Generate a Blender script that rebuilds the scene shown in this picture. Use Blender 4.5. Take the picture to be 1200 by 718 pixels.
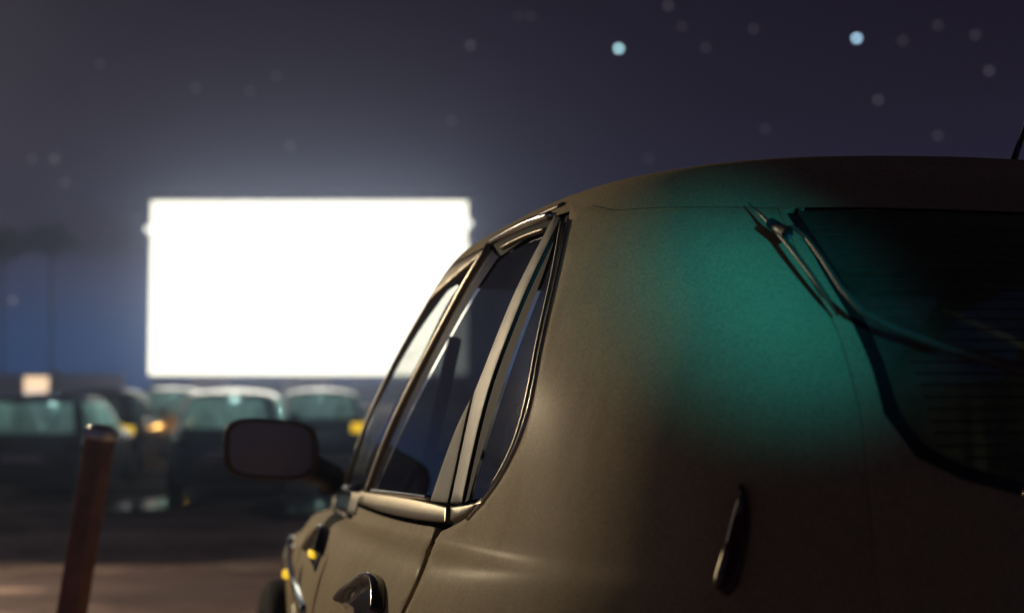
import bpy, bmesh, math, random
import numpy as np
from mathutils import Vector, Matrix
from mathutils.bvhtree import BVHTree
from mathutils.geometry import delaunay_2d_cdt

for o in list(bpy.data.objects):
    bpy.data.objects.remove(o, do_unlink=True)
SC = bpy.context.scene
COL = SC.collection
rnd = random.Random(7)

# ------------------------------------------------------------------ camera
EYE = 1.22
FPX = 1667.0                      # focal length in photograph pixels
PITCH = math.atan((465 - 359) / FPX)
cd = bpy.data.cameras.new('camera')
cam = bpy.data.objects.new('camera', cd)
COL.objects.link(cam)
SC.camera = cam
cam.location = (0, 0, EYE)
cam.rotation_euler = (math.pi / 2 + PITCH, 0, 0)
cd.sensor_width = 36
cd.lens = FPX / 1200 * 36
cd.clip_start = 0.05
cd.clip_end = 3000
cd.dof.use_dof = True
cd.dof.focus_distance = 2.25
cd.dof.aperture_fstop = 2.6

# ------------------------------------------------------------------ world: night sky
W = bpy.data.worlds.new('World')
SC.world = W
W.use_nodes = True
nt = W.node_tree
nt.nodes.clear()
def N(nt, typ, **kw):
    n = nt.nodes.new(typ)
    for k, v in kw.items():
        if k.startswith('i_'):
            n.inputs[k[2:].replace('_', ' ')].default_value = v
        else:
            setattr(n, k, v)
    return n
def ramp(nt, stops, interp='LINEAR'):
    r = nt.nodes.new('ShaderNodeValToRGB')
    r.color_ramp.interpolation = interp
    el = r.color_ramp.elements
    while len(el) > 1:
        el.remove(el[0])
    el[0].position = stops[0][0]
    el[0].color = (*stops[0][1], 1)
    for p, c in stops[1:]:
        e = el.new(p)
        e.color = (*c, 1)
    return r
out = N(nt, 'ShaderNodeOutputWorld')
bg = N(nt, 'ShaderNodeBackground')
tc = N(nt, 'ShaderNodeTexCoord')
sep = N(nt, 'ShaderNodeSeparateXYZ')
nt.links.new(tc.outputs['Generated'], sep.inputs[0])
skyr = ramp(nt, [(0.0, (0.006, 0.008, 0.014)), (0.49, (0.006, 0.010, 0.020)), (0.502, (0.010, 0.045, 0.15)), (0.520, (0.014, 0.055, 0.155)),
                 (0.537, (0.030, 0.045, 0.105)), (0.555, (0.026, 0.024, 0.042)), (0.60, (0.019, 0.014, 0.024)),
                 (0.66, (0.0105, 0.007, 0.014)), (0.80, (0.006, 0.003, 0.006)), (1.0, (0.005, 0.0025, 0.005))])
mr = N(nt, 'ShaderNodeMapRange')
mr.inputs['From Min'].default_value = -1
mr.inputs['From Max'].default_value = 1
nt.links.new(sep.outputs['Z'], mr.inputs['Value'])
nt.links.new(mr.outputs['Result'], skyr.inputs['Fac'])
# low dark cloud tufts along the horizon band
mp = N(nt, 'ShaderNodeMapping')
mp.inputs['Scale'].default_value = (1, 1, 2.2)
nz = N(nt, 'ShaderNodeTexNoise', i_Scale=13.0, i_Detail=2.0)
nt.links.new(tc.outputs['Generated'], mp.inputs['Vector'])
nt.links.new(mp.outputs[0], nz.inputs['Vector'])
band = ramp(nt, [(0.0, (0, 0, 0)), (0.540, (0, 0, 0)), (0.551, (1, 1, 1)), (0.556, (1, 1, 1)), (0.568, (0, 0, 0))])
nt.links.new(mr.outputs['Result'], band.inputs['Fac'])
nth = ramp(nt, [(0.46, (0, 0, 0)), (0.60, (1, 1, 1))])
nt.links.new(nz.outputs['Fac'], nth.inputs['Fac'])
mul = N(nt, 'ShaderNodeMath', operation='MULTIPLY')
nt.links.new(band.outputs[0], mul.inputs[0])
nt.links.new(nth.outputs[0], mul.inputs[1])
mx = N(nt, 'ShaderNodeMix', data_type='RGBA')
nt.links.new(mul.outputs[0], mx.inputs['Factor'])
nt.links.new(skyr.outputs[0], mx.inputs[6])
mx.inputs[7].default_value = (0.012, 0.006, 0.010, 1)
nt.links.new(mx.outputs[2], bg.inputs['Color'])
bg.inputs['Strength'].default_value = 1.0
nt.links.new(bg.outputs[0], out.inputs['Surface'])

# ------------------------------------------------------------------ lamps
TH = math.atan((600 - 163) / FPX)          # the near car's heading, left of the view axis
RC, CF = 1.275, 2.85                       # near car centre, to the right of / ahead of the camera (car axes)
def carw(r, f, h=0.0):                     # car axes (right, forward) -> world
    return Vector((r * math.cos(TH) - f * math.sin(TH), r * math.sin(TH) + f * math.cos(TH), h))
SUN_AZ = TH + math.radians(38)             # to the left of +Y
sl = bpy.data.lights.new('warm_fill_sun', 'SUN')  # weak low sun from ahead left, added as warm fill
sl.energy = 0.17
sl.angle = math.radians(24.0)
sl.color = (1.0, 0.86, 0.66)
so = bpy.data.objects.new('warm_fill_sun', sl)
COL.objects.link(so)
SUN_EL = math.radians(20)
sd = Vector((-math.sin(SUN_AZ) * math.cos(SUN_EL), math.cos(SUN_AZ) * math.cos(SUN_EL), math.sin(SUN_EL)))
so.rotation_euler = sd.to_track_quat('Z', 'Y').to_euler()
# a lot lamp on an added mast ahead to the left, outside the frame: it rakes along the near car's flank
ll = bpy.data.lights.new('lot_lamp', 'SPOT')
ll.energy = 2250
ll.color = (1.0, 0.80, 0.52)
ll.spot_size = math.radians(112)
ll.spot_blend = 0.5
ll.shadow_soft_size = 0.1
lo_ = bpy.data.objects.new('lot_lamp', ll)
COL.objects.link(lo_)
lo_.location = (-8.2, 12.6, 4.3)
lo_.rotation_euler = (Vector(lo_.location) - Vector((-0.1, 2.6, 0.95))).to_track_quat('Z', 'Y').to_euler()
# the teal glow on the tail: a coloured fill spot added behind the camera
tl = bpy.data.lights.new('teal_fill_spot', 'SPOT')
tl.energy = 620
tl.color = (0.03, 0.72, 1.0)
tl.spot_size = math.radians(4.7)
tl.spot_blend = 1.0
tl.shadow_soft_size = 0.10
to = bpy.data.objects.new('teal_fill_spot', tl)
COL.objects.link(to)
tpos = Vector((0.95, -2.6, 1.65))
ttgt = carw(RC - 0.515, 1.78, 1.355)
to.location = tpos
to.rotation_euler = (tpos - ttgt).to_track_quat('Z', 'Y').to_euler()

SC.view_settings.view_transform = 'Standard'
SC.view_settings.look = 'None'
SC.view_settings.exposure = 0
SC.view_settings.gamma = 1
SC.view_settings.use_curve_mapping = False
SC.cycles.use_denoising = True
SC.cycles.max_bounces = 8
SC.cycles.transparent_max_bounces = 16
SC.cycles.volume_bounces = 0
SC.cycles.sample_clamp_indirect = 4.0
SC.cycles.use_adaptive_sampling = False

# ------------------------------------------------------------------ helpers
def tag(o, label=None, cat=None, group=None, kind=None):
    if label: o['label'] = label
    if cat: o['category'] = cat
    if group: o['group'] = group
    if kind: o['kind'] = kind
    return o
def link(name, me, mat=None, parent=None):
    o = bpy.data.objects.new(name, me)
    COL.objects.link(o)
    if mat is not None:
        me.materials.append(mat)
    if parent is not None:
        o.parent = parent
    return o
def empty(name, loc=(0, 0, 0), rz=0.0):
    o = bpy.data.objects.new(name, None)
    COL.objects.link(o)
    o.location = loc
    o.rotation_euler = (0, 0, rz)
    return o
def mesh(name, vs, fs, smooth=True):
    me = bpy.data.meshes.new(name)
    me.from_pydata([tuple(map(float, v)) for v in vs], [], fs)
    if smooth:
        me.polygons.foreach_set('use_smooth', [True] * len(me.polygons))
    me.update()
    return me
class MB:
    """collects shapes into one mesh"""
    def __init__(s): s.v, s.f = [], []
    def add(s, vs, fs):
        b = len(s.v); s.v += [tuple(v) for v in vs]; s.f += [tuple(i + b for i in f) for f in fs]; return s
    def box(s, x0, x1, y0, y1, z0, z1, M=None):
        vs = [Vector((x, y, z)) for x in (x0, x1) for y in (y0, y1) for z in (z0, z1)]
        if M is not None: vs = [M @ v for v in vs]
        return s.add(vs, [(0, 1, 3, 2), (4, 6, 7, 5), (0, 4, 5, 1), (2, 3, 7, 6), (0, 2, 6, 4), (1, 5, 7, 3)])
    def tube(s, pts, r, n=8, cap=True):
        pts = [Vector(p) for p in pts]
        rs = r if isinstance(r, (list, tuple)) else [r] * len(pts)
        rings = []
        for i, p in enumerate(pts):
            t = (pts[min(i + 1, len(pts) - 1)] - pts[max(i - 1, 0)]).normalized()
            a = Vector((0, 0, 1)) if abs(t.z) < 0.9 else Vector((1, 0, 0))
            u = t.cross(a).normalized(); w = t.cross(u)
            rings.append([p + (u * math.cos(k * 2 * math.pi / n) + w * math.sin(k * 2 * math.pi / n)) * rs[i] for k in range(n)])
        vs = [v for rg in rings for v in rg]
        fs = []
        for i in range(len(pts) - 1):
            for k in range(n):
                k2 = (k + 1) % n
                fs.append((i * n + k, i * n + k2, (i + 1) * n + k2, (i + 1) * n + k))
        if cap:
            fs.append(tuple(range(n))); fs.append(tuple((len(pts) - 1) * n + k for k in reversed(range(n))))
        return s.add(vs, fs)
    def lathe(s, prof, n=32, axis='X', c=(0, 0, 0)):
        """prof: (along axis, radius)"""
        vs, fs = [], []
        for a, r in prof:
            for k in range(n):
                t = 2 * math.pi * k / n
                p = (a, r * math.cos(t), r * math.sin(t)) if axis == 'X' else (r * math.cos(t), r * math.sin(t), a)
                vs.append((p[0] + c[0], p[1] + c[1], p[2] + c[2]))
        for i in range(len(prof) - 1):
            for k in range(n):
                k2 = (k + 1) % n
                fs.append((i * n + k, i * n + k2, (i + 1) * n + k2, (i + 1) * n + k))
        return s.add(vs, fs)
    def build(s, name, mat, parent=None, smooth=False, bevel=0, subd=0):
        me = mesh(name, s.v, s.f, smooth)
        o = link(name, me, mat, parent)
        if bevel:
            m = o.modifiers.new('bevel', 'BEVEL'); m.width = bevel; m.segments = 3; m.limit_method = 'ANGLE'
            me.polygons.foreach_set('use_smooth', [True] * len(me.polygons))
            m.harden_normals = False
        if subd:
            m = o.modifiers.new('subd', 'SUBSURF'); m.levels = subd; m.render_levels = subd
        return o

# ------------------------------------------------------------------ materials
def mat(name):
    m = bpy.data.materials.new(name); m.use_nodes = True
    nt = m.node_tree
    return m, nt, nt.nodes['Principled BSDF']
def pmat(name, col, rough=0.5, metal=0.0, coat=0.0, spec=0.5, nscale=0, namp=0.0, bump=0.0, bscale=200, emit=None, es=1.0, rvar=0.0):
    m, nt, b = mat(name)
    b.inputs['Base Color'].default_value = (*col, 1)
    b.inputs['Roughness'].default_value = rough
    b.inputs['Metallic'].default_value = metal
    b.inputs['Coat Weight'].default_value = coat
    b.inputs['Coat Roughness'].default_value = 0.08
    b.inputs['Specular IOR Level'].default_value = spec
    tc = N(nt, 'ShaderNodeTexCoord')
    if nscale:
        nz = N(nt, 'ShaderNodeTexNoise', i_Scale=nscale, i_Detail=6.0, i_Roughness=0.65)
        nt.links.new(tc.outputs['Object'], nz.inputs['Vector'])
        c0 = tuple(c * (1 - namp) for c in col); c1 = tuple(min(1, c * (1 + namp)) for c in col)
        r = ramp(nt, [(0.3, c0), (0.7, c1)])
        nt.links.new(nz.outputs['Fac'], r.inputs['Fac'])
        nt.links.new(r.outputs[0], b.inputs['Base Color'])
        if rvar:
            q = N(nt, 'ShaderNodeMapRange'); q.inputs['To Min'].default_value = rough - rvar; q.inputs['To Max'].default_value = rough + rvar
            nt.links.new(nz.outputs['Fac'], q.inputs['Value']); nt.links.new(q.outputs[0], b.inputs['Roughness'])
    if bump:
        n2 = N(nt, 'ShaderNodeTexNoise', i_Scale=bscale, i_Detail=3.0)
        nt.links.new(tc.outputs['Object'], n2.inputs['Vector'])
        bp = N(nt, 'ShaderNodeBump'); bp.inputs['Strength'].default_value = bump; bp.inputs['Distance'].default_value = 0.01
        nt.links.new(n2.outputs['Fac'], bp.inputs['Height']); nt.links.new(bp.outputs[0], b.inputs['Normal'])
    if emit:
        b.inputs['Emission Color'].default_value = (*emit, 1); b.inputs['Emission Strength'].default_value = es
    return m
def paint(name, col, dust=0.25, metal=0.55, rough=0.36, coat=0.5, crough=0.12):
    """metallic car paint with flakes, clear coat, a film of dust with vertical run marks"""
    m, nt, b = mat(name)
    tc = N(nt, 'ShaderNodeTexCoord')
    fl = N(nt, 'ShaderNodeTexVoronoi', i_Scale=520.0)
    nt.links.new(tc.outputs['Object'], fl.inputs['Vector'])
    fr = ramp(nt, [(0.0, tuple(c * 0.72 for c in col)), (1.0, tuple(min(1, c * 1.3) for c in col))])
    nt.links.new(fl.outputs['Color'], fr.inputs['Fac'])
    mp = N(nt, 'ShaderNodeMapping'); mp.inputs['Scale'].default_value = (30, 30, 1.0)
    mp.inputs['Rotation'].default_value = (math.radians(-14), 0, 0)
    nt.links.new(tc.outputs['Object'], mp.inputs['Vector'])
    st = N(nt, 'ShaderNodeTexNoise', i_Scale=1.0, i_Detail=4.0, i_Roughness=0.6)
    nt.links.new(mp.outputs[0], st.inputs['Vector'])
    nz = N(nt, 'ShaderNodeTexNoise', i_Scale=2.3, i_Detail=8.0, i_Roughness=0.7)
    nt.links.new(tc.outputs['Object'], nz.inputs['Vector'])
    a = N(nt, 'ShaderNodeMath', operation='MULTIPLY'); nt.links.new(st.outputs['Fac'], a.inputs[0]); nt.links.new(nz.outputs['Fac'], a.inputs[1])
    dr = N(nt, 'ShaderNodeMapRange'); dr.inputs['From Min'].default_value = 0.15; dr.inputs['From Max'].default_value = 0.38
    dr.inputs['To Max'].default_value = dust
    nt.links.new(a.outputs[0], dr.inputs['Value'])
    mx = N(nt, 'ShaderNodeMix', data_type='RGBA')
    nt.links.new(dr.outputs[0], mx.inputs['Factor']); nt.links.new(fr.outputs[0], mx.inputs[6]); mx.inputs[7].default_value = (0.30, 0.25, 0.18, 1)
    vs_ = N(nt, 'ShaderNodeTexVoronoi', i_Scale=70.0); nt.links.new(tc.outputs['Object'], vs_.inputs['Vector'])
    lt = N(nt, 'ShaderNodeMath', operation='LESS_THAN'); lt.inputs[1].default_value = 0.07; nt.links.new(vs_.outputs['Distance'], lt.inputs[0])
    sx_ = N(nt, 'ShaderNodeSeparateColor'); nt.links.new(vs_.outputs['Color'], sx_.inputs[0])
    gt = N(nt, 'ShaderNodeMath', operation='GREATER_THAN'); gt.inputs[1].default_value = 0.86; nt.links.new(sx_.outputs[0], gt.inputs[0])
    ml = N(nt, 'ShaderNodeMath', operation='MULTIPLY'); nt.links.new(lt.outputs[0], ml.inputs[0]); nt.links.new(gt.outputs[0], ml.inputs[1])
    mz = N(nt, 'ShaderNodeMix', data_type='RGBA'); nt.links.new(ml.outputs[0], mz.inputs['Factor']); nt.links.new(mx.outputs[2], mz.inputs[6]); mz.inputs[7].default_value = (0.62, 0.56, 0.44, 1)
    nt.links.new(mz.outputs[2], b.inputs['Base Color'])
    b.inputs['Metallic'].default_value = metal
    rr = N(nt, 'ShaderNodeMapRange'); rr.inputs['To Min'].default_value = rough; rr.inputs['To Max'].default_value = rough + 0.08; rr.inputs['From Max'].default_value = max(dust, .01)
    nt.links.new(dr.outputs[0], rr.inputs['Value']); nt.links.new(rr.outputs[0], b.inputs['Roughness'])
    b.inputs['Specular IOR Level'].default_value = 0.22 if metal == 0 else 0.5
    b.inputs['Coat Weight'].default_value = coat
    b.inputs['Coat Roughness'].default_value = crough
    return m
def glass(name, tint, grough=0.03, dust=0.06, dcol=(0.35, 0.38, 0.40), refl=0.9):
    """thin window pane: tinted see-through + mirror reflection by angle + a film of dust"""
    m = bpy.data.materials.new(name); m.use_nodes = True
    nt = m.node_tree; nt.nodes.clear()
    out = N(nt, 'ShaderNodeOutputMaterial')
    tr = N(nt, 'ShaderNodeBsdfTransparent'); tr.inputs['Color'].default_value = (*tint, 1)
    gl = N(nt, 'ShaderNodeBsdfGlossy'); gl.inputs['Roughness'].default_value = grough
    df0 = N(nt, 'ShaderNodeBsdfDiffuse'); df0.inputs['Color'].default_value = (*dcol, 1)
    dt = N(nt, 'ShaderNodeBsdfTranslucent'); dt.inputs['Color'].default_value = (*dcol, 1)
    df = N(nt, 'ShaderNodeMixShader'); df.inputs[0].default_value = 0.5
    nt.links.new(df0.outputs[0], df.inputs[1]); nt.links.new(dt.outputs[0], df.inputs[2])
    ge_ = N(nt, 'ShaderNodeNewGeometry')
    dp = N(nt, 'ShaderNodeVectorMath', operation='DOT_PRODUCT')
    nt.links.new(ge_.outputs['Normal'], dp.inputs[0]); nt.links.new(ge_.outputs['Incoming'], dp.inputs[1])
    ab_ = N(nt, 'ShaderNodeMath', operation='ABSOLUTE'); nt.links.new(dp.outputs['Value'], ab_.inputs[0])
    om = N(nt, 'ShaderNodeMath', operation='SUBTRACT'); om.inputs[0].default_value = 1.0; nt.links.new(ab_.outputs[0], om.inputs[1])
    p5 = N(nt, 'ShaderNodeMath', operation='POWER'); p5.inputs[1].default_value = 5.0; nt.links.new(om.outputs[0], p5.inputs[0])
    fr = N(nt, 'ShaderNodeMath', operation='MULTIPLY_ADD'); fr.inputs[1].default_value = refl; fr.inputs[2].default_value = 0.04; nt.links.new(p5.outputs[0], fr.inputs[0])
    m1 = N(nt, 'ShaderNodeMixShader'); m2 = N(nt, 'ShaderNodeMixShader')
    tc = N(nt, 'ShaderNodeTexCoord')
    nz = N(nt, 'ShaderNodeTexNoise', i_Scale=6.0, i_Detail=9.0, i_Roughness=0.75)
    nt.links.new(tc.outputs['Object'], nz.inputs['Vector'])
    q = N(nt, 'ShaderNodeMapRange'); q.inputs['From Min'].default_value = 0.3; q.inputs['From Max'].default_value = 0.75
    q.inputs['To Min'].default_value = dust * 0.4; q.inputs['To Max'].default_value = dust * 1.8
    nt.links.new(nz.outputs['Fac'], q.inputs['Value'])
    nt.links.new(fr.outputs[0], m1.inputs[0]); nt.links.new(tr.outputs[0], m1.inputs[1]); nt.links.new(gl.outputs[0], m1.inputs[2])
    nt.links.new(q.outputs[0], m2.inputs[0]); nt.links.new(m1.outputs[0], m2.inputs[1]); nt.links.new(df.outputs[0], m2.inputs[2])
    nt.links.new(m2.outputs[0], out.inputs['Surface'])
    return m

M_PAINT = paint('beige_metallic_paint', (0.50, 0.385, 0.205), dust=0.22, rough=0.72, metal=0.0, coat=0.05, crough=0.30)
M_TRIMPAINT = pmat('dusty_beige_trim', (0.30, 0.245, 0.165), rough=0.42, metal=0.35, nscale=60, namp=0.18, coat=0.2, rvar=0.08)
M_BLACK = pmat('black_plastic', (0.018, 0.018, 0.02), rough=0.45, nscale=40, namp=0.3)
M_GLOSSBLACK = pmat('gloss_black_trim', (0.012, 0.012, 0.014), rough=0.16, coat=0.6, nscale=30, namp=0.2)
M_RUBBER = pmat('black_rubber', (0.010, 0.010, 0.011), rough=0.7, spec=0.15, nscale=90, namp=0.35)
M_CHROME = pmat('bright_metal', (0.70, 0.68, 0.64), rough=0.14, metal=1.0, nscale=50, namp=0.12, rvar=0.06)
M_FRAME = pmat('anodised_frame', (0.25, 0.215, 0.155), rough=0.34, metal=0.7, nscale=120, namp=0.2, rvar=0.08)
M_MIRRORBODY = pmat('dull_brown_black_mirror_shell', (0.14, 0.085, 0.06), rough=0.55, nscale=30, namp=0.2)
M_FRAMEC = pmat('dull_grey_brown_frame', (0.075, 0.066, 0.052), rough=0.5, metal=0.2, nscale=160, namp=0.25, rvar=0.08)
M_HEATER = pmat('printed_heater_line', (0.10, 0.075, 0.06), rough=0.6, nscale=60, namp=0.2)
M_PILLAR = pmat('brown_textured_pillar_film', (0.055, 0.042, 0.030), rough=0.6, metal=0.0, nscale=420, namp=0.55, bump=0.25, bscale=500)
M_WIPER = pmat('worn_grey_wiper', (0.11, 0.09, 0.065), rough=0.5, nscale=60, namp=0.3)
M_CLOTH = pmat('dark_seat_cloth', (0.035, 0.037, 0.045), rough=0.9, nscale=150, namp=0.3, bump=0.2, bscale=300)
M_LINER = pmat('grey_headliner', (0.20, 0.19, 0.18), rough=0.95, nscale=80, namp=0.1)
M_DASH = pmat('dark_dashboard', (0.02, 0.02, 0.022), rough=0.6, nscale=80, namp=0.2)
M_TYRE = pmat('tyre_rubber', (0.015, 0.015, 0.015), rough=0.85, spec=0.15, nscale=30, namp=0.3, bump=0.3, bscale=80)
M_RIM = pmat('wheel_alloy', (0.42, 0.42, 0.43), rough=0.3, metal=0.9, nscale=20, namp=0.1)
M_RED = pmat('red_lamp_lens', (0.07, 0.006, 0.01), rough=0.12, coat=0.5, nscale=120, namp=0.3)
M_AMBER = pmat('amber_lamp_lens', (0.75, 0.28, 0.01), rough=0.15, coat=0.5, nscale=120, namp=0.2)
M_LENS = pmat('clear_lamp_lens', (0.55, 0.56, 0.58), rough=0.08, metal=0.6, coat=0.8, nscale=60, namp=0.15)
M_AMBERLIT = pmat('lit_amber_lamp_and_glint', (0.8, 0.45, 0.02), rough=0.3, nscale=60, namp=0.1, emit=(1.0, 0.62, 0.02), es=1.0)
M_GLASS_DK = glass('privacy_glass', (0.10, 0.115, 0.13), dust=0.03)
M_GLASS = glass('side_glass', (0.97, 0.98, 0.96), dust=0.012, refl=0.35)
M_GLASS_WS = glass('dusty_windscreen', (0.97, 0.98, 0.96), dust=0.16, dcol=(0.8, 0.84, 0.86), refl=0.3)
M_GLASS_REAR = glass('heated_rear_glass', (0.04, 0.05, 0.05), dust=0.30, dcol=(0.48, 0.56, 0.36))
M_GLASS_FAR = glass('green_tinted_glass', (0.74, 0.92, 0.87), dust=0.62, dcol=(0.66, 0.90, 0.84))
M_MIRROR = pmat('mirror_glass', (0.42, 0.38, 0.42), rough=0.30, metal=0.6, nscale=9, namp=0.08)
M_CABIN = pmat('lit_cabin_fill', (0.8, 0.9, 0.85), rough=0.4, nscale=40, namp=0.05, emit=(0.62, 1.0, 0.88), es=1.0)
M_PLATE = pmat('plate_white', (0.7, 0.7, 0.66), rough=0.4, nscale=60, namp=0.05)

# ------------------------------------------------------------------ car shell: stacked rounded slices
def pchip(xs, ys, x):
    xs = np.asarray(xs, float); ys = np.asarray(ys, float)
    h = np.diff(xs); d = np.diff(ys) / h
    m = np.zeros(len(xs))
    for i in range(1, len(xs) - 1):
        if d[i - 1] * d[i] > 0:
            w1, w2 = 2 * h[i] + h[i - 1], h[i] + 2 * h[i - 1]
            m[i] = (w1 + w2) / (w1 / d[i - 1] + w2 / d[i])
    m[0], m[-1] = d[0], d[-1]
    x = np.clip(x, xs[0], xs[-1])
    k = np.clip(np.searchsorted(xs, x) - 1, 0, len(xs) - 2)
    t = (x - xs[k]) / h[k]
    return (ys[k] * (2 * t**3 - 3 * t**2 + 1) + m[k] * h[k] * (t**3 - 2 * t**2 + t)
            + ys[k + 1] * (-2 * t**3 + 3 * t**2) + m[k + 1] * h[k] * (t**3 - t**2))
class Shell:
    """knots: (h, halfwidth, rear_y, front_y, a, b, shear weight); local frame x right, y forward, origin at centre on the ground.
       phi = 0 at the rear centre, +pi/2 left flank, pi front, negative on the right."""
    def __init__(s, knots, shear=0.045, nphi=540, nv=320, bf=3.2, w2=None, tau=0.0):
        s.bf = bf; s.tau = tau
        K = np.array(knots, float)
        s.K = K
        d = np.sqrt(np.diff(K[:, 0])**2 + np.diff(K[:, 1])**2) + 0.15 * np.abs(np.diff(K[:, 3])) + 0.3 * np.abs(np.diff(K[:, 2]))
        s.V = np.concatenate([[0], np.cumsum(np.maximum(d, 0.008))])
        s.vmax = s.V[-1]; s.shear = shear
        s.w2 = w2
        ph = np.linspace(0, math.pi, nphi); vv = np.linspace(0, s.vmax, nv)
        P, Q = np.meshgrid(ph, vv, indexing='ij')
        s.ph, s.vv = ph, vv
        pts = s.S(P.ravel(), Q.ravel())
        s.G = pts.reshape(nphi, nv, 3)
        fs = [(i * nv + j, i * nv + j + 1, (i + 1) * nv + j + 1, (i + 1) * nv + j) for i in range(nphi - 1) for j in range(nv - 1)]
        s.nv = nv
        s.bvh = BVHTree.FromPolygons([Vector(p) for p in pts], fs)
    def S(s, phi, v):
        phi = np.asarray(phi, float); v = np.asarray(v, float)
        h, w, ry, fy, a, b, sh = [pchip(s.V, s.K[:, c], v) for c in range(7)]
        if s.w2 is not None:
            wb = pchip(s.V, s.w2, v)
            t = np.clip((np.abs((phi + math.pi) % (2 * math.pi) - math.pi) - 0.35) / 0.70, 0, 1); t = t * t * (3 - 2 * t)
            w = w * t + wb * (1 - t)
        sx = np.abs(np.sin(phi)); cy = np.abs(np.cos(phi))
        L = np.where(np.cos(phi) > 0, -ry, fy)
        w = np.maximum(w, 1e-4); L = np.maximum(L, 1e-4)
        b = np.where(np.cos(phi) > 0, b, s.bf)
        lo = np.zeros_like(phi); hi = np.full_like(phi, 4.0)
        for _ in range(46):
            m = (lo + hi) / 2
            g = (m * sx / w)**a + (m * cy / L)**b - 1
            hi = np.where(g > 0, m, hi); lo = np.where(g > 0, lo, m)
        x = -lo * np.sin(phi); y = -lo * np.cos(phi)
        yp = np.maximum(y, 0)
        x = x * (1 - s.tau * (np.minimum(yp, 1.2)**2 + 0.6 * np.maximum(yp - 1.2, 0)))
        return np.stack([x, y, h - s.shear * y * sh], -1)
    def nrm(s, phi, v):
        e = 2e-3
        a = s.S(phi + e, v) - s.S(phi - e, v)
        b = s.S(phi, np.minimum(v + e, s.vmax)) - s.S(phi, np.maximum(v - e, 0))
        n = np.cross(b, a)
        n /= np.maximum(np.linalg.norm(n, axis=-1, keepdims=True), 1e-9)
        # outward
        p = s.S(phi, v); c = p.copy(); c[..., :2] = 0; c[..., 2] = 0.8
        sg = np.sign(np.sum(n * (p - c), -1, keepdims=True)); sg[sg == 0] = 1
        return n * sg
    def hit(s, o, d):
        loc, nn, idx, dist = s.bvh.ray_cast(Vector(o), Vector(d).normalized())
        if loc is None:
            return None
        i, j = idx // (s.nv - 1), idx % (s.nv - 1)
        # refine inside the cell
        p00, p10, p01 = s.G[i, j], s.G[i + 1, j], s.G[i, j + 1]
        A = np.stack([p10 - p00, p01 - p00], -1)
        uv, *_ = np.linalg.lstsq(A, np.array(loc) - p00, rcond=None)
        u, w = np.clip(uv, -0.2, 1.2)
        return (float(s.ph[i] + u * (s.ph[1] - s.ph[0])), float(min(max(s.vv[j] + w * (s.vv[1] - s.vv[0]), 0), s.vmax)))
    def side(s, y, h): return s.hit((-3, y, h), (1, 0, 0))
    def rear(s, x, h):
        r = s.hit((min(-abs(x), -1e-3), -5, h), (0, 1, 0)); return (0.0, r[1]) if x == 0 else ((-r[0], r[1]) if x > 0 else r)
    def front(s, x, h):
        r = s.hit((min(-abs(x), -1e-3), 5, h), (0, -1, 0)); return (math.pi, r[1]) if x == 0 else ((2 * math.pi - r[0], r[1]) if x > 0 else r)
    def vh(s, h):      # v for table height
        return float(np.interp(h, s.K[:, 0], s.V))

def densify(S, loop, step, closed=True):
    outp = []
    n = len(loop)
    P = S.S(np.array([p[0] for p in loop]), np.array([p[1] for p in loop]))
    for i in range(n if closed else n - 1):
        j = (i + 1) % n
        d = np.linalg.norm(P[i] - P[j])
        # long spans across a bend: sample properly
        k = max(1, int(math.ceil(max(d, 0.5 * abs(loop[i][0] - loop[j][0])) / step)))
        for t in range(k):
            u = t / k
            outp.append((loop[i][0] * (1 - u) + loop[j][0] * u, loop[i][1] * (1 - u) + loop[j][1] * u))
    if not closed: outp.append(loop[-1])
    return outp
def smooth_loop(pts, it=1):
    """corner-keeping Chaikin on an open polyline"""
    for _ in range(it):
        q = [pts[0]]
        for a, b in zip(pts[:-1], pts[1:]):
            q += [tuple(a[k] * .75 + b[k] * .25 for k in range(len(a))), tuple(a[k] * .25 + b[k] * .75 for k in range(len(a)))]
        q.append(pts[-1]); pts = q
    return pts
def inside(px, py, poly):
    n = len(poly); c = np.zeros(px.shape, bool)
    for i in range(n):
        x1, y1 = poly[i]; x2, y2 = poly[i - 1]
        m = ((y1 > py) != (y2 > py)) & (px < (x2 - x1) * (py - y1) / ((y2 - y1) if y2 != y1 else 1e-12) + x1)
        c ^= m
    return c
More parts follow.
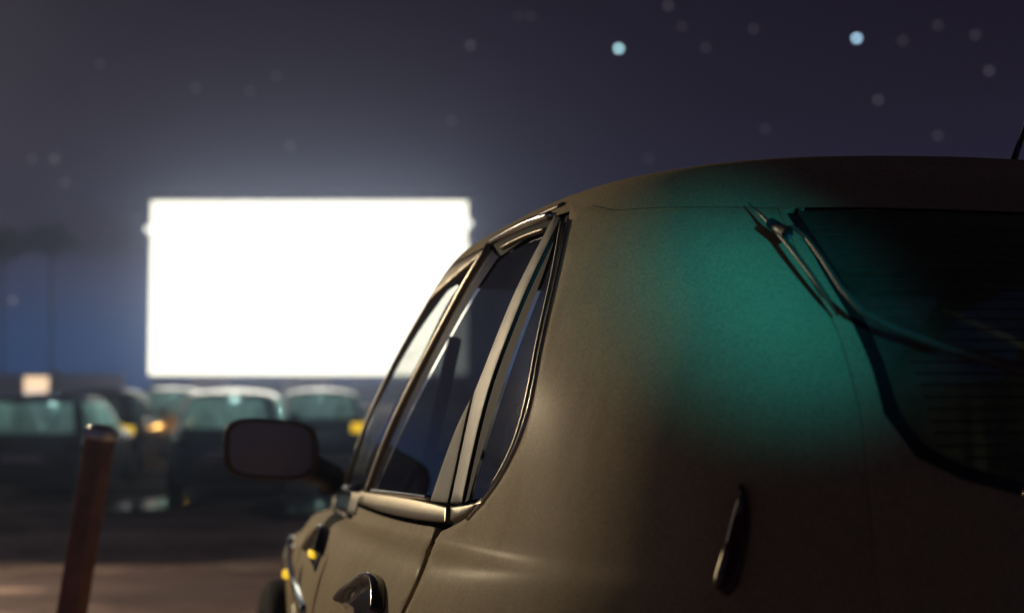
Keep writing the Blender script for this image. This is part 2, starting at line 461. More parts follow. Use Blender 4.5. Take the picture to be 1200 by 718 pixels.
def panel(name, S, loop, material, parent, step=0.02, grid=0.035, gap=0.002, rb=0.0022, depth=0.014, off=0.0, mirror=False, thick=True, label=None, proto=None):
    """a body panel cut out of the shell along a closed loop in (phi, v): rounded rim turned inwards"""
    if proto is not None:
        me = proto.data.copy()
        if mirror:
            co = np.empty(len(me.vertices) * 3); me.vertices.foreach_get('co', co)
            co[0::3] *= -1; me.vertices.foreach_set('co', co); me.flip_normals()
        o = bpy.data.objects.new(name, me); COL.objects.link(o); o.parent = parent
        return o
    lp = densify(S, loop, step)
    sc = 1.6                                            # phi -> metres, roughly
    area = sum(lp[i - 1][0] * lp[i][1] - lp[i][0] * lp[i - 1][1] for i in range(len(lp)))
    if area < 0: lp = lp[::-1]
    A = np.array(lp) * [sc, 1]
    n = len(lp)
    # interior points
    x0, y0 = A.min(0); x1, y1 = A.max(0)
    gx, gy = np.meshgrid(np.arange(x0, x1, grid), np.arange(y0, y1, grid * 0.8), indexing='ij')
    gx = gx.ravel(); gy = gy.ravel()
    ok = inside(gx, gy, [tuple(a) for a in A])
    gx, gy = gx[ok], gy[ok]
    if len(gx):
        dmin = np.full(len(gx), 9.0)
        for i in range(n):
            a, b = A[i - 1], A[i]; ab = b - a; L2 = max(ab @ ab, 1e-12)
            t = np.clip(((gx - a[0]) * ab[0] + (gy - a[1]) * ab[1]) / L2, 0, 1)
            dmin = np.minimum(dmin, np.hypot(gx - a[0] - t * ab[0], gy - a[1] - t * ab[1]))
        k = dmin > grid * 0.45
        gx, gy = gx[k], gy[k]
    V2 = [Vector(a) for a in A] + [Vector((a, b)) for a, b in zip(gx, gy)]
    r = delaunay_2d_cdt(V2, [], [list(range(n))], 1, 1e-7)
    ov, oe, of, orv = r[0], r[1], r[2], r[3]
    uv = np.array([[p[0] / sc, p[1]] for p in ov])
    P = S.S(uv[:, 0], uv[:, 1]); Nn = S.nrm(uv[:, 0], uv[:, 1])
    P = P + Nn * off
    # map boundary
    first = {}
    for i, l in enumerate(orv):
        for q in l:
            if q < n: first[q] = i
    B = []
    for q in range(n):
        if q in first and (not B or B[-1] != first[q]): B.append(first[q])
    Bp = P[B]; Bn = Nn[B]
    T = np.roll(Bp, -1, 0) - np.roll(Bp, 1, 0)
    T /= np.maximum(np.linalg.norm(T, axis=1, keepdims=True), 1e-9)
    D = np.cross(Bn, T)                                  # in-plane, perpendicular to the rim
    # orient to the inside
    cen2 = A.mean(0)
    # test with small 2D step: use sign from loop orientation (ccw in (phi,v))
    e1 = S.S(uv[B][:, 0] + 1e-3, uv[B][:, 1]) - S.S(uv[B][:, 0], uv[B][:, 1])
    e2 = S.S(uv[B][:, 0], np.minimum(uv[B][:, 1] + 1e-3, S.vmax)) - S.S(uv[B][:, 0], np.maximum(uv[B][:, 1] - 1e-3, 0))
    t2 = np.roll(uv[B], -1, 0) - np.roll(uv[B], 1, 0)
    in2 = np.stack([-t2[:, 1] / sc, t2[:, 0] * sc], -1)
    ind = e1 * in2[:, :1] + e2 * in2[:, 1:]
    sg = np.sign(np.sum(D * ind, 1, keepdims=True)); sg[sg == 0] = 1
    D = D * sg
    P[B] = Bp + D * (gap + rb)
    vs = [tuple(p) for p in P]; fs = []
    for f in of:
        a, b, c = [P[i] for i in f[:3]]
        nn = np.cross(b - a, c - a)
        fs.append(tuple(f) if nn @ Nn[f[0]] > 0 else tuple(reversed(f)))
    if thick:
        m = len(B); base = len(vs)
        for dd, dz in ((gap + rb * 0.3, rb * 0.3), (gap, rb), (gap, depth)):
            for p in (Bp + D * dd - Bn * dz): vs.append(tuple(p))
        ring = [list(B)] + [[base + k * m + i for i in range(m)] for k in range(3)]
        for k in range(3):
            for i in range(m):
                j = (i + 1) % m
                q = (ring[k][i], ring[k][j], ring[k + 1][j], ring[k + 1][i])
                a, b, c = [np.array(vs[z]) for z in q[:3]]
                nn = np.cross(b - a, c - a)
                want = -D[i] + Bn[i] * 0.3
                fs.append(q if nn @ want > 0 else tuple(reversed(q)))
    if mirror:
        vs = [(-x, y, z) for x, y, z in vs]; fs = [tuple(reversed(f)) for f in fs]
    me = mesh(name, vs, fs)
    o = link(name, me, material, parent)
    if label: o['label'] = label
    return o
def ribbon(name, S, line, width, thick, material, parent, off=0.0, step=0.02, mirror=False, taper=None, shift=0.0):
    """a raised moulding following an open line in (phi, v)"""
    lp = densify(S, line, step, closed=False)
    ph = np.array([p[0] for p in lp]); v = np.array([p[1] for p in lp])
    P = S.S(ph, v); Nn = S.nrm(ph, v); P = P + Nn * off
    T = np.gradient(P, axis=0); T /= np.maximum(np.linalg.norm(T, axis=1, keepdims=True), 1e-9)
    D = np.cross(Nn, T); D /= np.maximum(np.linalg.norm(D, axis=1, keepdims=True), 1e-9)
    P = P + D * shift
    prof = [(-.5, -0.6), (-.5, .35), (-.38, .8), (-.15, 1.0), (.15, 1.0), (.38, .8), (.5, .35), (.5, -0.6)]
    m = len(prof); vs, fs = [], []
    n = len(P)
    for i in range(n):
        w = width * (taper(i / (n - 1)) if taper else 1.0)
        for a, b in prof:
            vs.append(tuple(P[i] + D[i] * a * w + Nn[i] * b * thick))
    for i in range(n - 1):
        for k in range(m - 1):
            fs.append((i * m + k, i * m + k + 1, (i + 1) * m + k + 1, (i + 1) * m + k))
    fs.append(tuple(range(m))[::-1]); fs.append(tuple((n - 1) * m + k for k in range(m)))
    if mirror:
        vs = [(-x, y, z) for x, y, z in vs]; fs = [tuple(reversed(f)) for f in fs]
    me = mesh(name, vs, fs)
    bm = bmesh.new(); bm.from_mesh(me); bmesh.ops.recalc_face_normals(bm, faces=bm.faces[:]); bm.to_mesh(me); bm.free()
    me.polygons.foreach_set('use_smooth', [True] * len(me.polygons))
    return link(name, me, material, parent)

# ================================================================== THE NEAR CAR
# table: height, half width, rear y, front y, a, b, shear weight
NEAR = Shell([
    (0.17, 0.74, -1.35, 2.60, 4, 4.2, 0.0),
    (0.22, 0.84, -1.49, 2.78, 4, 4.2, 0.0),
    (0.32, 0.885, -1.55, 2.86, 4, 4.2, 0.0),
    (0.55, 0.905, -1.58, 2.90, 4, 4.2, 0.1),
    (0.72, 0.905, -1.55, 2.84, 4, 4.2, 0.4),
    (0.82, 0.890, -1.52, 2.66, 4, 4.2, 0.8),
    (0.885, 0.868, -1.50, 2.26, 4, 4.2, 1.0),
    (0.925, 0.848, -1.49, 2.15, 4, 4.2, 1.0),
    (0.945, 0.830, -1.485, 2.00, 4, 4.2, 1.0),
    (0.960, 0.808, -1.48, 1.90, 4, 4.2, 1.0),
    (0.990, 0.797, -1.47, 1.75, 4, 4.2, 1.0),
    (1.19, 0.742, -1.40, 1.25, 4, 4.2, 0.8),
    (1.40, 0.678, -1.16, 0.55, 4, 4.2, 0.5),
    (1.49, 0.642, -1.02, 0.28, 4, 4.2, 0.5),
    (1.520, 0.622, -0.975, 0.20, 4, 4.2, 0.55),
    (1.545, 0.590, -0.95, 0.14, 4, 4.2, 0.6),
    (1.560, 0.47, -0.93, 0.06, 3.5, 5, 0.6),
    (1.565, 0.28, -0.92, 0.02, 3, 6, 0.6),
    (1.567, 0.02, -0.91, 0.01, 3, 6, 0.6),
], w2=[0.74, 0.82, 0.862, 0.884, 0.878, 0.862, 0.850, 0.841, 0.836, 0.831, 0.822, 0.758, 0.678, 0.642, 0.622, 0.590, 0.47, 0.28, 0.02], bf=6.5, tau=0.05)
def carloc(x, y, z):                     # near-car local -> world
    return carw(RC + x, CF + y, z)
CP, SP = math.cos(PITCH), math.sin(PITCH)
def ray(px, py):
    """photo pixel -> world direction through the lens"""
    x, y, z = (px - 600) / FPX, 1.0, (359 - py) / FPX
    return Vector((x, y * CP - z * SP, y * SP + z * CP))
CARM = Matrix.Translation(carw(RC, CF)) @ Matrix.Rotation(TH, 4, 'Z')
CARI = CARM.inverted()
def near_px(px, py):
    d = CARI.to_3x3() @ ray(px, py)
    o = CARI @ Vector((0, 0, EYE))
    return NEAR.hit(o, d)
def project(p):
    q = Vector(p) - Vector((0, 0, EYE))
    y = q.y * CP + q.z * SP; z = -q.y * SP + q.z * CP
    return (600 + FPX * q.x / y, 359 - FPX * z / y, y)
#CUT
car = empty('estate_car', carw(RC, CF), TH)
tag(car, 'dusty beige metallic estate car parked close on the right, tail and left flank towards us', 'car')
S = NEAR
def px(pts): 
    o = []
    for p in pts:
        h = near_px(*p)
        if h: o.append(h)
    return o
def sd_(pts): return [S.side(*p) for p in pts]
def cv(pts, n=26, it=10):
    P = np.array(pts, float)
    d = np.concatenate([[0], np.cumsum(np.hypot(*np.diff(P, axis=0).T))])
    t = np.linspace(0, d[-1], n)
    Q = np.stack([pchip(d, P[:, 0], t), pchip(d, P[:, 1], t)], -1)
    for _ in range(it):
        Q[1:-1] = Q[1:-1] * .5 + (Q[:-2] + Q[2:]) * .25
    return [tuple(q) for q in Q]
def rr_(pts): return [S.rear(*p) for p in pts]
def topv(x, y):
    r = S.hit((min(x, -1e-3), y, 3), (0, 0, -1))
    return (math.pi if y > 0 else 0.0, r[1]) if x == 0 else r
def both(name, loop, m, **kw):
    a = panel(name, S, loop, m, car, **kw)
    b = panel(name, S, loop, m, car, mirror=True, proto=a)
    return a, b
def ribs(name, line, w, t, m, **kw):
    a = ribbon(name, S, line, w, t, m, car, **kw)
    b = panel(name, S, None, m, car, mirror=True, proto=a)
    return a, b
WR = (-0.80, 0.33); WF = (1.84, 0.33); AR = 0.365
def arc(c, a0, a1, n=12, r=AR):
    return [S.side(c[0] + r * math.cos(math.radians(a0 + (a1 - a0) * i / n)), c[1] + r * math.sin(math.radians(a0 + (a1 - a0) * i / n))) for i in range(n + 1)]
VB = 1.236                                # waist moulding, lower edge
VG = 1.305                                # glass, lower edge

# --- left flank (mirrored to the right)
rear_cut = cv([(511, 617), (505, 632), (496, 661), (483, 692), (470, 718)], 14)
top_rd = cv([(416, 591), (444, 602.5), (475, 610.5), (506, 615)], 12)
rear_door = px(top_rd) + px(rear_cut) + sd_([(-0.705, 0.80), (-0.68, 0.71)]) + arc(WR, 70, 12) + sd_([(-0.41, 0.33), (0.29, 0.33), (0.293, 0.5), (0.297, 0.7), (0.30, 0.85)])
both('rear_door', rear_door, M_PAINT)
vt = S.side(0.3, 0.9)
def belt_phi(y, v):
    lo, hi = 0.05, math.pi - 0.02
    for _ in range(40):
        m = (lo + hi) / 2
        if S.S(np.array([m]), np.array([v]))[0][1] < y: lo = m
        else: hi = m
    return (m, v)
front_door = [belt_phi(0.305, VB - .045), belt_phi(0.8, VB - .045), belt_phi(1.25, VB - .045)] + sd_([(1.26, 0.8), (1.25, 0.7), (1.36, 0.5), (1.37, 0.33), (0.31, 0.33), (0.308, 0.6)])
both('front_door', front_door, M_PAINT)
fender = [belt_phi(1.262, VB - .045), topv(-0.70, 1.95), topv(-0.66, 2.3), topv(-0.60, 2.5)] + [S.side(2.40, 0.62), S.side(2.35, 0.50)] + arc(WF, 28, 152)[::1] + sd_([(1.385, 0.5), (1.265, 0.71), (1.275, 0.8)])
both('front_fender', fender, M_PAINT)
top_q = px([(668, 240), (694, 240), (722, 246)]) + rr_([(-0.41, 1.485)])
SEAM = rr_([(-0.50, 0.60), (-0.50, 0.75), (-0.50, 0.9), (-0.495, 1.0), (-0.485, 1.1), (-0.474, 1.2), (-0.460, 1.3), (-0.436, 1.4), (-0.41, 1.485)])
quarter = px(cv([(668, 243), (661, 288), (652, 330), (642, 374), (633.5, 413), (626, 455), (616, 493), (601, 533), (583, 565), (565, 590), (549, 607), (532, 616), (517, 622)], 60, 14)) \
    + px(cv([(510, 632), (500, 661), (487, 692), (474, 718)], 12)) + sd_([(-0.715, 0.80), (-0.70, 0.71)]) + arc(WR, 76, 172) \
    + sd_([(-1.17, 0.42), (-1.19, 0.58)]) + rr_([(-0.70, 0.60)]) + SEAM + top_q[::-1][1:]
q1, q2 = both('rear_quarter_panel', quarter, M_PAINT, rb=0.0010, gap=0.0003)
sill = sd_([(-0.42, 0.32), (-0.40, 0.22), (1.38, 0.22), (1.37, 0.32)])
both('sill', sill, M_BLACK)

# --- waist mouldings and side glazing
rail_r = px(cv([(415, 588), (444, 600), (475, 607), (506, 611.5), (525, 613)], 20)) + px(cv([(526, 592), (505, 586.5), (470, 580), (437, 576), (424, 574)], 20))
both('waist_moulding', rail_r, M_FRAME, off=0.004, rb=0.004, step=0.012)
rail_q = px(cv([(529, 612), (541, 608.5), (553, 601), (562, 592.5), (569, 585)], 12)) + px(cv([(563, 586.5), (550, 589.5), (530, 592)], 8))
both('waist_moulding', rail_q, M_FRAME, off=0.004, rb=0.004, step=0.012)
rail_f = [belt_phi(y, VB - .035) for y in (0.36, 0.7, 1.1, 1.5)] + [belt_phi(y, VG - .01) for y in (1.5, 1.1, 0.7, 0.36)]
both('waist_moulding', rail_f, M_FRAME, off=0.004, rb=0.004, step=0.02)

VT = 2.058                                # glass, upper edge
BPL = cv([(438, 574), (455, 533), (474, 491), (497, 446), (522, 400), (552, 346), (584, 299)], 30)
L1 = cv([(651, 251), (628, 294), (603, 344), (580, 400), (567, 434), (556, 461)], 30)
L1b = cv([(554.5, 465), (541, 490), (526, 528), (514, 562), (505.5, 588)], 16, 4)
TOPG = cv([(584, 300), (602, 288), (621, 277), (640, 269)], 12)
g_r = px(cv([(505, 583), (472, 579), (439, 575)], 10)) + px(BPL) + px(TOPG) + px([p for p in L1 if p[1] > 275]) + px(L1b)
both('rear_door_glass', g_r, M_GLASS_DK, off=-0.006, thick=False)
ribs('window_seal', px([(439, 576), (472, 579.5), (505, 583.5)]), 0.009, 0.011, M_CHROME, off=0.0)
front_edge = [(421, 572), (433, 528), (455, 482), (500, 402), (519, 356), (548, 316), (566, 296)]
fe = px(cv(front_edge, 26))
ap = sd_([(0.21, 1.43), (0.48, 1.30), (0.74, 1.15), (0.91, 1.00)])
g_f = fe + [ap[0]] + ap[1:] + [belt_phi(0.94, VG)]
both('front_door_glass', g_f, M_GLASS, off=-0.006, thick=False)
# B pillar: metal door-frame strip and a black band behind the rear glass edge
bp = px(BPL + [(577, 290), (566, 295)]) + fe[::-1][1:]
both('b_pillar', bp, M_GLOSSBLACK, off=-0.003, thick=False)
bl = px(cv([(430, 575), (446, 530), (465, 485), (504, 409), (535, 350), (558, 309), (573, 287)], 30))
ribs('b_pillar_frame', bl, 0.034, 0.007, M_FRAME, off=-0.001, taper=lambda t: 1.0 - 0.35 * t)
# C pillar
L1c = cv([(556, 461), (543, 520), (528.5, 590)], 14)
L2 = cv([(542, 590), (557, 520), (574, 453), (597, 391), (620, 334), (643, 287), (659, 255)], 40, 16)
cf = px(L1 + L1c[1:]) + px(L2)
both('c_pillar_frame', cf, M_FRAMEC, off=0.002, rb=0.003, gap=0.0005, step=0.012)
ca = px(L1b + [(526, 590), (533, 560), (541, 522), (548, 490), (553, 470)])
both('pillar_cover', ca, M_PILLAR, off=0.003, rb=0.002, gap=0.0005, step=0.012)
L3 = cv([(548, 587), (562, 535), (583, 468), (603, 408), (622, 358), (641, 308), (655, 264)], 40, 14)
cs = px([(x + .5, y + 1) for x, y in L2[::-1]]) + px(L3)
both('quarter_seal', cs, M_RUBBER, off=-0.002, thick=False)
QE = [(657, 268), (652, 306), (644, 345), (636, 378), (629, 413), (621.5, 456), (612.5, 494), (597, 538), (579, 568), (560, 586)]
qg = px(L3[::-1]) + px(cv(QE[::-1], 40, 14))
both('quarter_glass', qg, M_GLASS_DK, off=-0.005, thick=False)
ribs('quarter_glass_trim', px(cv([(659, 262)] + QE[1:-1], 50, 16)), 0.009, 0.007, M_FRAME, off=-0.002)
ribs('quarter_glass_seal', px(cv([(664, 252), (657, 296), (648, 338), (640, 375), (632, 413), (624.5, 456), (615, 494), (600, 535), (582, 567), (566, 588), (552, 602)], 50, 16)), 0.010, 0.003, M_RUBBER, off=-0.004)
ribs('panel_flange', px(cv([(667, 258), (660, 292), (651, 333), (641, 376), (632.5, 414), (625.5, 456), (616, 494), (600.5, 534), (582.5, 566), (564, 591), (548, 608)], 60, 16)), 0.0045, 0.004, M_CHROME, off=-0.0005)
# door frame above the rear glass: bright frame, dark gap, thin glass trim
ribs('door_frame', px(cv([(577, 284), (592, 275), (607, 267), (625, 259), (646, 252.5)], 20)), 0.0125, 0.007, M_CHROME, off=0.001)
ribs('glass_trim', px(cv([(588, 291), (600, 284), (613, 278), (626, 273), (640, 268.5)], 16)), 0.0055, 0.005, M_FRAME, off=-0.001)
blk = px([(573, 284), (592, 272), (607, 263), (625, 256), (650, 249), (641, 268), (621, 277), (602, 288), (584, 301), (577, 291)])
both('frame_seal', blk, M_RUBBER, off=-0.004, thick=False)
VR = 2.150
fr_top = [(p, VR) for p in np.linspace(near_px(577, 283)[0] - .02, near_px(577, 283)[0] + 0.9, 8)]
ribs('drip_rail', px([(577, 281), (600, 268), (625, 256), (645, 246), (660, 240)]), 0.011, 0.004, M_TRIMPAINT, off=0.0)
# front door frame and A pillar
ws = sd_([(1.03, 1.00), (0.86, 1.15), (0.60, 1.30), (0.33, 1.43), (0.25, 1.47)])
apil = [belt_phi(0.955, VG)] + ap[::-1] + [fe[-1], near_px(572, 287), (near_px(572, 287)[0], VR)] + [(ws[-1][0] - .02, VR)] + ws[::-1]
both('a_pillar', apil, M_TRIMPAINT, off=0.0, rb=0.003)

# --- roof, glass front and rear
def ringgrid(name, v0, v1, m, off=0.0, nphi=160, nv=14, p0=-math.pi, p1=math.pi, Sx=None, parent=None, cap=False):
    Sx = Sx or S
    P, Q = np.meshgrid(np.linspace(p0, p1, nphi + 1), np.linspace(v0, v1, nv + 1), indexing='ij')
    pts = Sx.S(P.ravel(), Q.ravel()) + Sx.nrm(P.ravel(), Q.ravel()) * off
    fs = [(i * (nv + 1) + j, (i + 1) * (nv + 1) + j, (i + 1) * (nv + 1) + j + 1, i * (nv + 1) + j + 1) for i in range(nphi) for j in range(nv)]
    me = mesh(name, pts, fs)
    bm = bmesh.new(); bm.from_mesh(me); bmesh.ops.remove_doubles(bm, verts=bm.verts[:], dist=1e-4)
    bmesh.ops.recalc_face_normals(bm, faces=bm.faces[:])
    if cap:
        bmesh.ops.holes_fill(bm, edges=[e for e in bm.edges if e.is_boundary], sides=0)
    bm.to_mesh(me); bm.free()
    me.polygons.foreach_set('use_smooth', [True] * len(me.polygons))
    return link(name, me, m, parent or car)
ringgrid('roof', VR, S.vmax, M_PAINT, nphi=240, nv=44)
ringgrid('headliner', VR - 0.02, S.vmax - 0.02, M_LINER, off=-0.03, nphi=120, nv=12)
def mirror_phi(loop): return [(-p, v) for p, v in loop[::-1]]
spl = top_q + mirror_phi(top_q) + [(-near_px(668, 240)[0], VR)] + [(p, VR) for p in np.linspace(-near_px(668, 240)[0] + .1, near_px(668, 240)[0] - .1, 9)] + [(near_px(668, 240)[0], VR)]
panel('rear_spoiler', S, spl, M_PAINT, car, gap=0.0, rb=0.0, thick=False)
# tailgate skin below the glass, pillars beside it
glass_px = [(925, 248), (960, 300), (1000, 368), (1027, 430), (1041, 482), (1078, 530), (1130, 556), (1200, 576)]
ge = px(glass_px)
ge_top = [S.rear(-0.38, 1.486), S.rear(-0.2, 1.487), S.rear(0.0, 1.487)]
gl_half = ge_top[::-1] + ge + [S.rear(-0.1, 1.09), S.rear(0, 1.088)]
gl_loop = gl_half + mirror_phi(gl_half)[1:-1]
rg = panel('rear_glass', S, gl_loop, M_GLASS_REAR, car, off=-0.004, thick=False)
out_edge = SEAM[::-1]
tg_half = [S.rear(0, 1.082), S.rear(-0.1, 1.084)] + px([(1200, 581), (1128, 561), (1074, 535), (1036, 484), (1022, 431), (995, 369), (955, 301), (920, 246)]) + rr_([(-0.375, 1.4855)]) + out_edge + [S.rear(0, 0.64)]
tg = tg_half + mirror_phi(tg_half)[1:-1]
panel('tailgate', S, tg, M_PAINT, car, gap=0.0002, rb=0.0008)
fr_l = px(cv(glass_px, 40, 6))
for sgn in (False, True):
    ribbon('black_border', S, fr_l, 0.024, 0.001, M_BLACK, rg, off=-0.0035, shift=0.0, mirror=sgn)
lin = [(x + 14, y) for x, y in [(669, 262), (661, 300), (642, 374), (626, 455), (601, 533), (565, 595)]]
lin_loop = px(lin) + [S.rear(-0.60, 1.02), S.rear(-0.44, 1.02)] + px([(1010, 520), (1010, 440), (985, 380), (940, 310), (900, 250)])
both('pillar_lining', lin_loop, M_CLOTH, off=-0.03, thick=False, step=.03, grid=.06)
hl = []
for k in range(25):
    h = 1.125 + k * 0.0138
    xm = 0.40 if h > 1.16 else 0.40 - (1.16 - h) * 3.5
    hl.append([S.rear(-xm, h), S.rear(-xm / 2, h), S.rear(0, h), ])
for l in hl:
    ln = l + mirror_phi(l)[1:]
    o = ribbon('heater_line', S, ln, 0.0026, 0.0005, M_HEATER, rg, off=-0.003, step=0.05)
# windscreen
wsh = ws + [S.front(-0.2, 1.485), S.front(0, 1.487)]
w_half = [S.front(0, 1.0), S.front(-0.3, 1.0)] + wsh
wl = w_half + [(2 * math.pi - p, v) for p, v in w_half[::-1]][1:-1]
panel('windscreen', S, wl, M_GLASS_WS, car, off=-0.004, thick=False)
hood_h = [S.front(0, 0.97), topv(-0.3, 1.86), topv(-0.63, 1.78), topv(-0.685, 1.97), topv(-0.645, 2.3), topv(-0.58, 2.52), topv(-0.3, 2.60), topv(0, 2.62)]
panel('bonnet', S, [hood_h[k] for k in range(8)] + [(2 * math.pi - p, v) for p, v in hood_h[::-1]][1:-1], M_PAINT, car)
# bumpers
fb = sd_([(2.24, 0.45), (2.36, 0.49), (2.41, 0.60)]) + [S.front(-0.55, 0.60), S.front(0, 0.60)]
fbl = [S.front(0, 0.24), S.front(-0.55, 0.24), S.side(2.24, 0.28)]
hb = fbl + fb
panel('front_bumper', S, hb + [(2 * math.pi - p, v) for p, v in hb[::-1]][1:-1], M_PAINT, car)
rb_ = [S.rear(0, 0.24), S.rear(-0.55, 0.24)] + sd_([(-1.17, 0.28), (-1.18, 0.40), (-1.20, 0.57)]) + rr_([(-0.7, 0.59), (-0.52, 0.59), (0, 0.63)])
panel('rear_bumper', S, rb_ + mirror_phi(rb_)[1:-1], M_BLACK, car)
# lamps
hlp = [S.side(2.42, 0.74), S.side(2.42, 0.63), S.front(-0.5, 0.62), S.front(-0.42, 0.74)]
both('headlight', hlp, M_LENS, off=0.006)
both('indicator', sd_([(2.28, 0.74), (2.28, 0.64), (2.40, 0.63), (2.40, 0.74)]), M_AMBER, off=0.006)
both('side_repeater', sd_([(1.50, 0.77), (1.50, 0.735), (1.57, 0.735), (1.57, 0.77)]), M_AMBER, off=0.006, step=0.01)
panel('grille', S, [S.front(-0.38, 0.74), S.front(-0.38, 0.62), S.front(0.38, 0.62), S.front(0.38, 0.74)], M_BLACK, car, off=0.004)
tlp = px(cv([(872, 566), (879, 574), (882, 600), (876, 650), (864, 695), (853, 706), (841, 702), (845, 660), (858, 606), (868, 570)], 40, 8))
both('tail_lamp', tlp, M_RED, off=0.010, rb=0.005, step=0.01)
ribs('tail_lamp_rim', px([(873, 582), (869, 606)]), 0.007, 0.004, M_FRAME, off=0.011)
ribs('tail_lamp_rim', px([(858, 640), (850, 668), (843, 692)]), 0.009, 0.005, M_FRAME, off=0.011)
pl = panel('number_plate', S, rr_([(-0.26, 0.86), (-0.26, 0.75), (0.26, 0.75), (0.26, 0.86)]), M_PLATE, car, off=0.012)
# side rub strips
for yy0, yy1 in ((-0.40, 0.27), (0.33, 1.22)):
    ribs('rubbing_strip', sd_([(yy0, 0.60), ((yy0 + yy1) / 2, 0.605), (yy1, 0.61)]), 0.045, 0.010, M_BLACK, off=0.0)
ribs('rubbing_strip_chrome', sd_([(0.33, 0.632), (0.8, 0.635), (1.22, 0.64)]), 0.008, 0.011, M_CHROME, off=0.0)
ribs('wing_moulding', px(cv([(343, 632), (340, 645), (341, 660), (346, 680), (352, 698), (358, 715)], 20, 3)), 0.022, 0.012, M_CHROME, off=0.002)
def disc_px(cx_, cy_, rx_, ry_): return px([(cx_ + rx_ * math.cos(t), cy_ + ry_ * math.sin(t)) for t in np.linspace(0, 2 * math.pi, 13)[:-1]])
for a_ in ((338, 672, 3, 5.5), (368, 650, 2.4, 5)):  # glowing amber discs set in as highlights on the front flank
    both('amber_glint', disc_px(*a_), M_AMBERLIT, off=0.012, rb=0.002, gap=0, step=0.01)
# dark hull behind the gaps, floor
ringgrid('inner_hull', 0.10, VB - 0.03, M_DASH, off=-0.035, nphi=100, nv=10)
MB().box(-0.70, 0.70, -1.15, 2.2, 0.20, 0.30).build('floor_pan', M_DASH, car)

# --- wheels
def wheel(name, c, sgn, parent, r=0.315, w=0.20):
    t = MB().lathe([(-w / 2, r * .68), (-w / 2, r * .9), (-w * .42, r * .985), (-w * .3, r), (w * .3, r), (w * .42, r * .985), (w / 2, r * .9), (w / 2, r * .68)], 40, 'X', c).build('tyre', M_TYRE, parent, smooth=True)
    t.name = name
    m = MB(); x = c[0] + sgn * w * .42
    m.lathe([(-w * .3 * sgn + 0, r * .70), (sgn * w * .40, r * .70), (sgn * w * .42, r * .64), (sgn * w * .2, r * .60), (sgn * w * .16, r * .1), (sgn * w * .2, 0.001)], 32, 'X', c)
    for k in range(7):
        a = 2 * math.pi * k / 7
        d = Vector((0, math.cos(a), math.sin(a))); e = Vector((0, -math.sin(a), math.cos(a)))
        p0 = Vector(c) + d * r * .1; p1 = Vector(c) + d * r * .66
        vs = []
        for p, ww in ((p0, .035), (p1, .025)):
            for sx in (sgn * w * .22, sgn * w * .40):
                for se in (-1, 1): vs.append(p + e * se * ww + Vector((sx, 0, 0)))
        m.add(vs, [(0, 1, 3, 2), (4, 6, 7, 5), (0, 4, 5, 1), (2, 3, 7, 6), (0, 2, 6, 4), (1, 5, 7, 3)])
    m.build('rim', M_RIM, t, smooth=False)
    return t
for c, sg in (((-0.775, WR[0], .315), -1), ((0.775, WR[0], .315), 1), ((-0.775, WF[0], .315), -1), ((0.775, WF[0], .315), 1)):
    wheel('wheel', c, sg, car)

# --- door handles: a dark cup under a raised black pull
hpx = px(cv([(404, 703), (411, 695), (426, 686), (437, 677), (444, 676), (448.5, 684), (450, 698), (450, 716)], 22, 3))
hb0 = [tuple(S.S(np.array([p]), np.array([v]))[0]) for p, v in hpx]
hb0 = [(q[1], q[2]) for q in hb0]
hb0 += [(hb0[-1][0] - .004, hb0[-1][1] - .045), (hb0[0][0] + .01, hb0[-1][1] - .045)]
def handle(dy, dh):
    loop = [S.side(y + dy, h + dh) for y, h in hb0]
    a, b = both('door_handle', loop, M_GLOSSBLACK, off=0.006, rb=0.006, step=0.008)
    rim = ribbon('handle_pull', S, loop[0:22], 0.013, 0.020, M_GLOSSBLACK, a, off=0.004, step=0.008)
    o = bpy.data.objects.new('handle_pull', None); bpy.data.objects.remove(o)
    panel('handle_pull', S, None, M_GLOSSBLACK, b, mirror=True, proto=rim)
handle(0, 0)
handle(0.95, -0.004)

